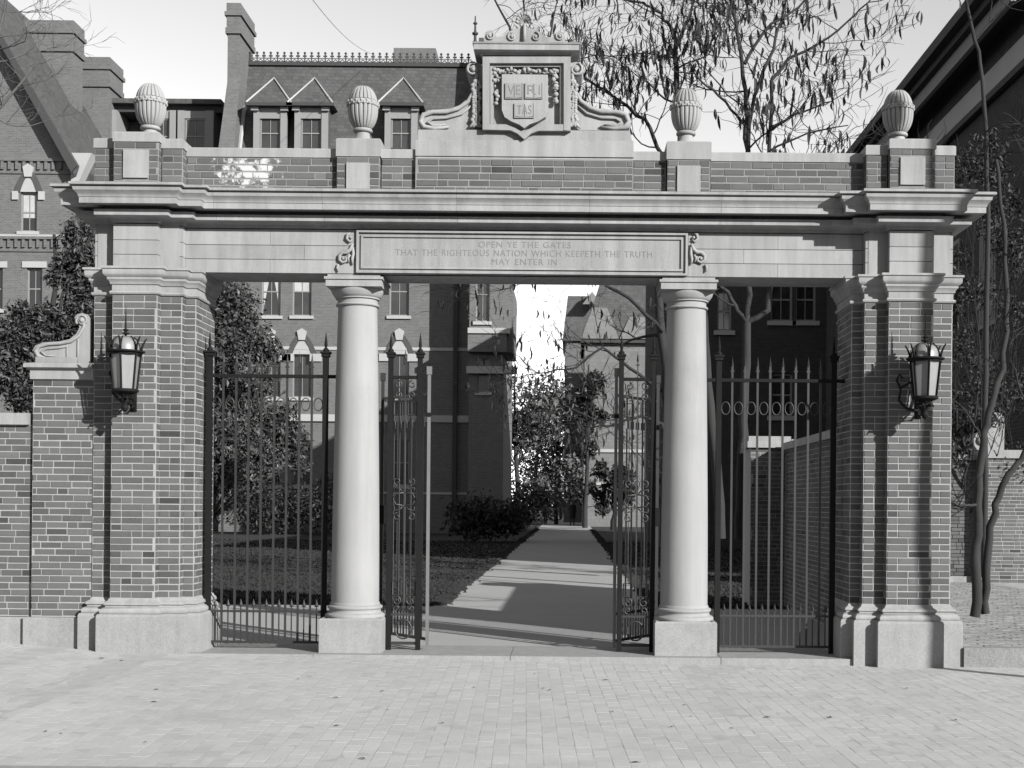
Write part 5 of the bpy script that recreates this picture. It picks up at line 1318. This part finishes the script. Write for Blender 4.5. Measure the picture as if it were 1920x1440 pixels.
# low hedge by the hall foot
hd = leaf_cloud([(X_(870+q*14, 960, 40), 40+RND.uniform(-1,1), .6+RND.random()*.5, RND.uniform(.7,1.1), .9) for q in range(8)], 3200, .22, random.Random(4))
tag(hd.build('hedge', M['leaf_dark']), 'low dark hedge at the foot of the tall brick hall near the path', 'hedge')

# ------------------------------------------------------------------ unseen houses added behind the camera to cut sky fill
for i, (x0, w_, h_) in enumerate(((-62, 26, 12.5), (-34, 22, 14), (-10, 24, 12), (16, 20, 13.5), (38, 26, 12))):
    hs = thing('sky_blocker_house', ('narrow', 'tall', 'wide', 'square', 'long')[i] + ' unseen brick house added across the street to cut skylight', 'building', (x0, -44, -.2), 'unseen houses added to cut skylight')
    MB().box(x0, x0+w_, -56, -44, -.25, h_).build('wall', M['farbrick'], hs)
    MB().prism([(x0-.4, h_), (x0+w_+.4, h_), (x0+w_-3, h_+2.5), (x0+3, h_+2.5)], -56.3, -43.7).build('roof', M['slate'], hs)
    for r_ in range(3):
        for c_ in range(int(w_/3.5)):
            xx = x0+1.5+c_*3.4; zz = 1+r_*3.7; MB().box(xx, xx+1.1, -43.999, -43.95, zz, zz+1.9).build('window', M['pane_dark'], hs)

# ------------------------------------------------------------------ utility wire and pole
guided('street_tree', 'slim bare street tree at the kerb outside the photograph, shading the lantern pier',
  [([(8.3,-4.7,-.1), (8.32,-4.7,2), (8.28,-4.72,4), (8.3,-4.7,6.5), (8.35,-4.7,8.5)], .075, .055, 0), ([(8.35,-4.7,8.5), (8.3,-4.8,9.5), (8.1,-4.9,10.5)], .05, .02, 3)], 54, 0, .2, extra=2, sub=.7)
a, b = Vector(PT(520,-90,20)), Vector(PT(703,104,HY+1)); pts = [a.lerp(b, i/12) - Vector((0,0,.5*sin(pi*i/12))) for i in range(13)]
tag(MB().tube(pts, .011, 5).build('overhead_wire', M['trim']), 'thin pale overhead wire running down to the cresting of the tall brick hall', 'wire')

rg = random.Random(31)
cl = [(X_(385+q*13, 960, 49), 49+rg.uniform(-1,1), .9+rg.random()*(2.6 if q < 7 else .8), rg.uniform(.9,1.5), .9) for q in range(19)]
tag(leaf_cloud(cl, 6000, .2, rg).build('shrubbery', M['leaf_dark']), 'dark shrub mass added to darken the foot of the tall brick hall', 'shrubs')  # leaf mass added to darken a sunlit stretch of the hall wall
# scattered dead leaves on the pavement
fl = MB(); rg = random.Random(12)
for _ in range(34):
    y = rg.uniform(-5.2, -.1); x = rg.uniform(-.42*(y+D), .34*(y+D)) if rg.random() < .7 else rg.gauss(0, 2.5); z = gz(x, y)+.006; L = rg.uniform(.012, .035); a = rg.uniform(0, pi)
    c_, s_ = cos(a)*L, sin(a)*L; fl.add([(x-c_, y-s_, z), (x+s_*.4, y-c_*.4, z+.006), (x+c_, y+s_, z+.002), (x-s_*.4, y+c_*.4, z+.008)], [(0,1,2,3)])
tag(fl.build('fallen_leaves', M['leaf']), 'a few small dead leaves scattered over the brick sidewalk', 'leaves', kind='stuff')

# ------------------------------------------------------------------ two walkers far along the path
def person(label, x, y, yaw, stride, seed):
    t = thing('person', label, 'person', (x, y, 0), 'people walking on the far path')
    joints = {'pelvis':(0,0,.95,.155),'waist':(0,0,1.10,.15),'chest':(0,.01,1.34,.175),'neck':(0,0,1.50,.065),'head0':(0,-.01,1.58,.085),'head1':(0,-.01,1.68,.10),'head2':(0,0,1.76,.06)}
    names = list(joints); vs_ = [joints[k][:3] for k in names]; rs = [joints[k][3] for k in names]; es = [(0,1),(1,2),(2,3),(3,4),(4,5),(5,6)]
    def chain(root, pts):
        prev = root
        for (a, b, c, r) in pts: vs_.append((a,b,c)); rs.append(r); es.append((prev, len(vs_)-1)); prev = len(vs_)-1
    for s in (-1, 1):
        k = stride*s
        chain(0, [(s*.09,k*.02,.88,.11),(s*.10,k*.12-.04,.50,.075),(s*.10,k*.26,.09,.05),(s*.10,k*.26-.12,.045,.045)])
        chain(2, [(s*.19,0,1.40,.075),(s*.24,-k*.10,1.14,.055),(s*.25,-k*.16-.08,.90,.04),(s*.25,-k*.18-.12,.82,.035)])
    me = bpy.data.meshes.new('body'); me.from_pydata(vs_, es, []); me.update(); o = bpy.data.objects.new('body', me); COL.objects.link(o)
    sk = o.modifiers.new('skin', 'SKIN'); 
    for i, v in enumerate(me.skin_vertices[0].data): v.radius = (rs[i], rs[i]*.8); v.use_root = (i == 0)
    o.modifiers.new('sub', 'SUBSURF').levels = 1; me.materials.append(M['coat']); o.parent = t
    hd_ = MB().ball((0,-.02,1.66), .10, 12, (.9,1,1.15)); hd_.ball((0,-.125,1.65), .018, 6); h = hd_.build('face', M['skin'], None, True); h.parent = t
    ht = MB().lathe(0, 0, [(.17,1.73),(.17,1.745),(.11,1.75),(.11,1.84),(.09,1.86),(.01,1.865)], 16).build('hat', M['coat'], None); ht.parent = t
    ct = MB().lathe(0, 0, [(.25,.55),(.215,.8),(.19,1.1),(.20,1.35),(.13,1.5),(.05,1.52)], 16).build('coat', M['coat'], None, True); ct.parent = t; ct.scale = (1,.8,1)
    t.rotation_euler = (0,0,yaw)
person('distant walker in a dark coat and hat on the grass side of the far path', X_(1023,978,84), 84, 0.2, 1, 1)
person('distant walker in a dark coat and hat at the middle of the path end', X_(1073,982,80), 80, pi-.1, .6, 2)
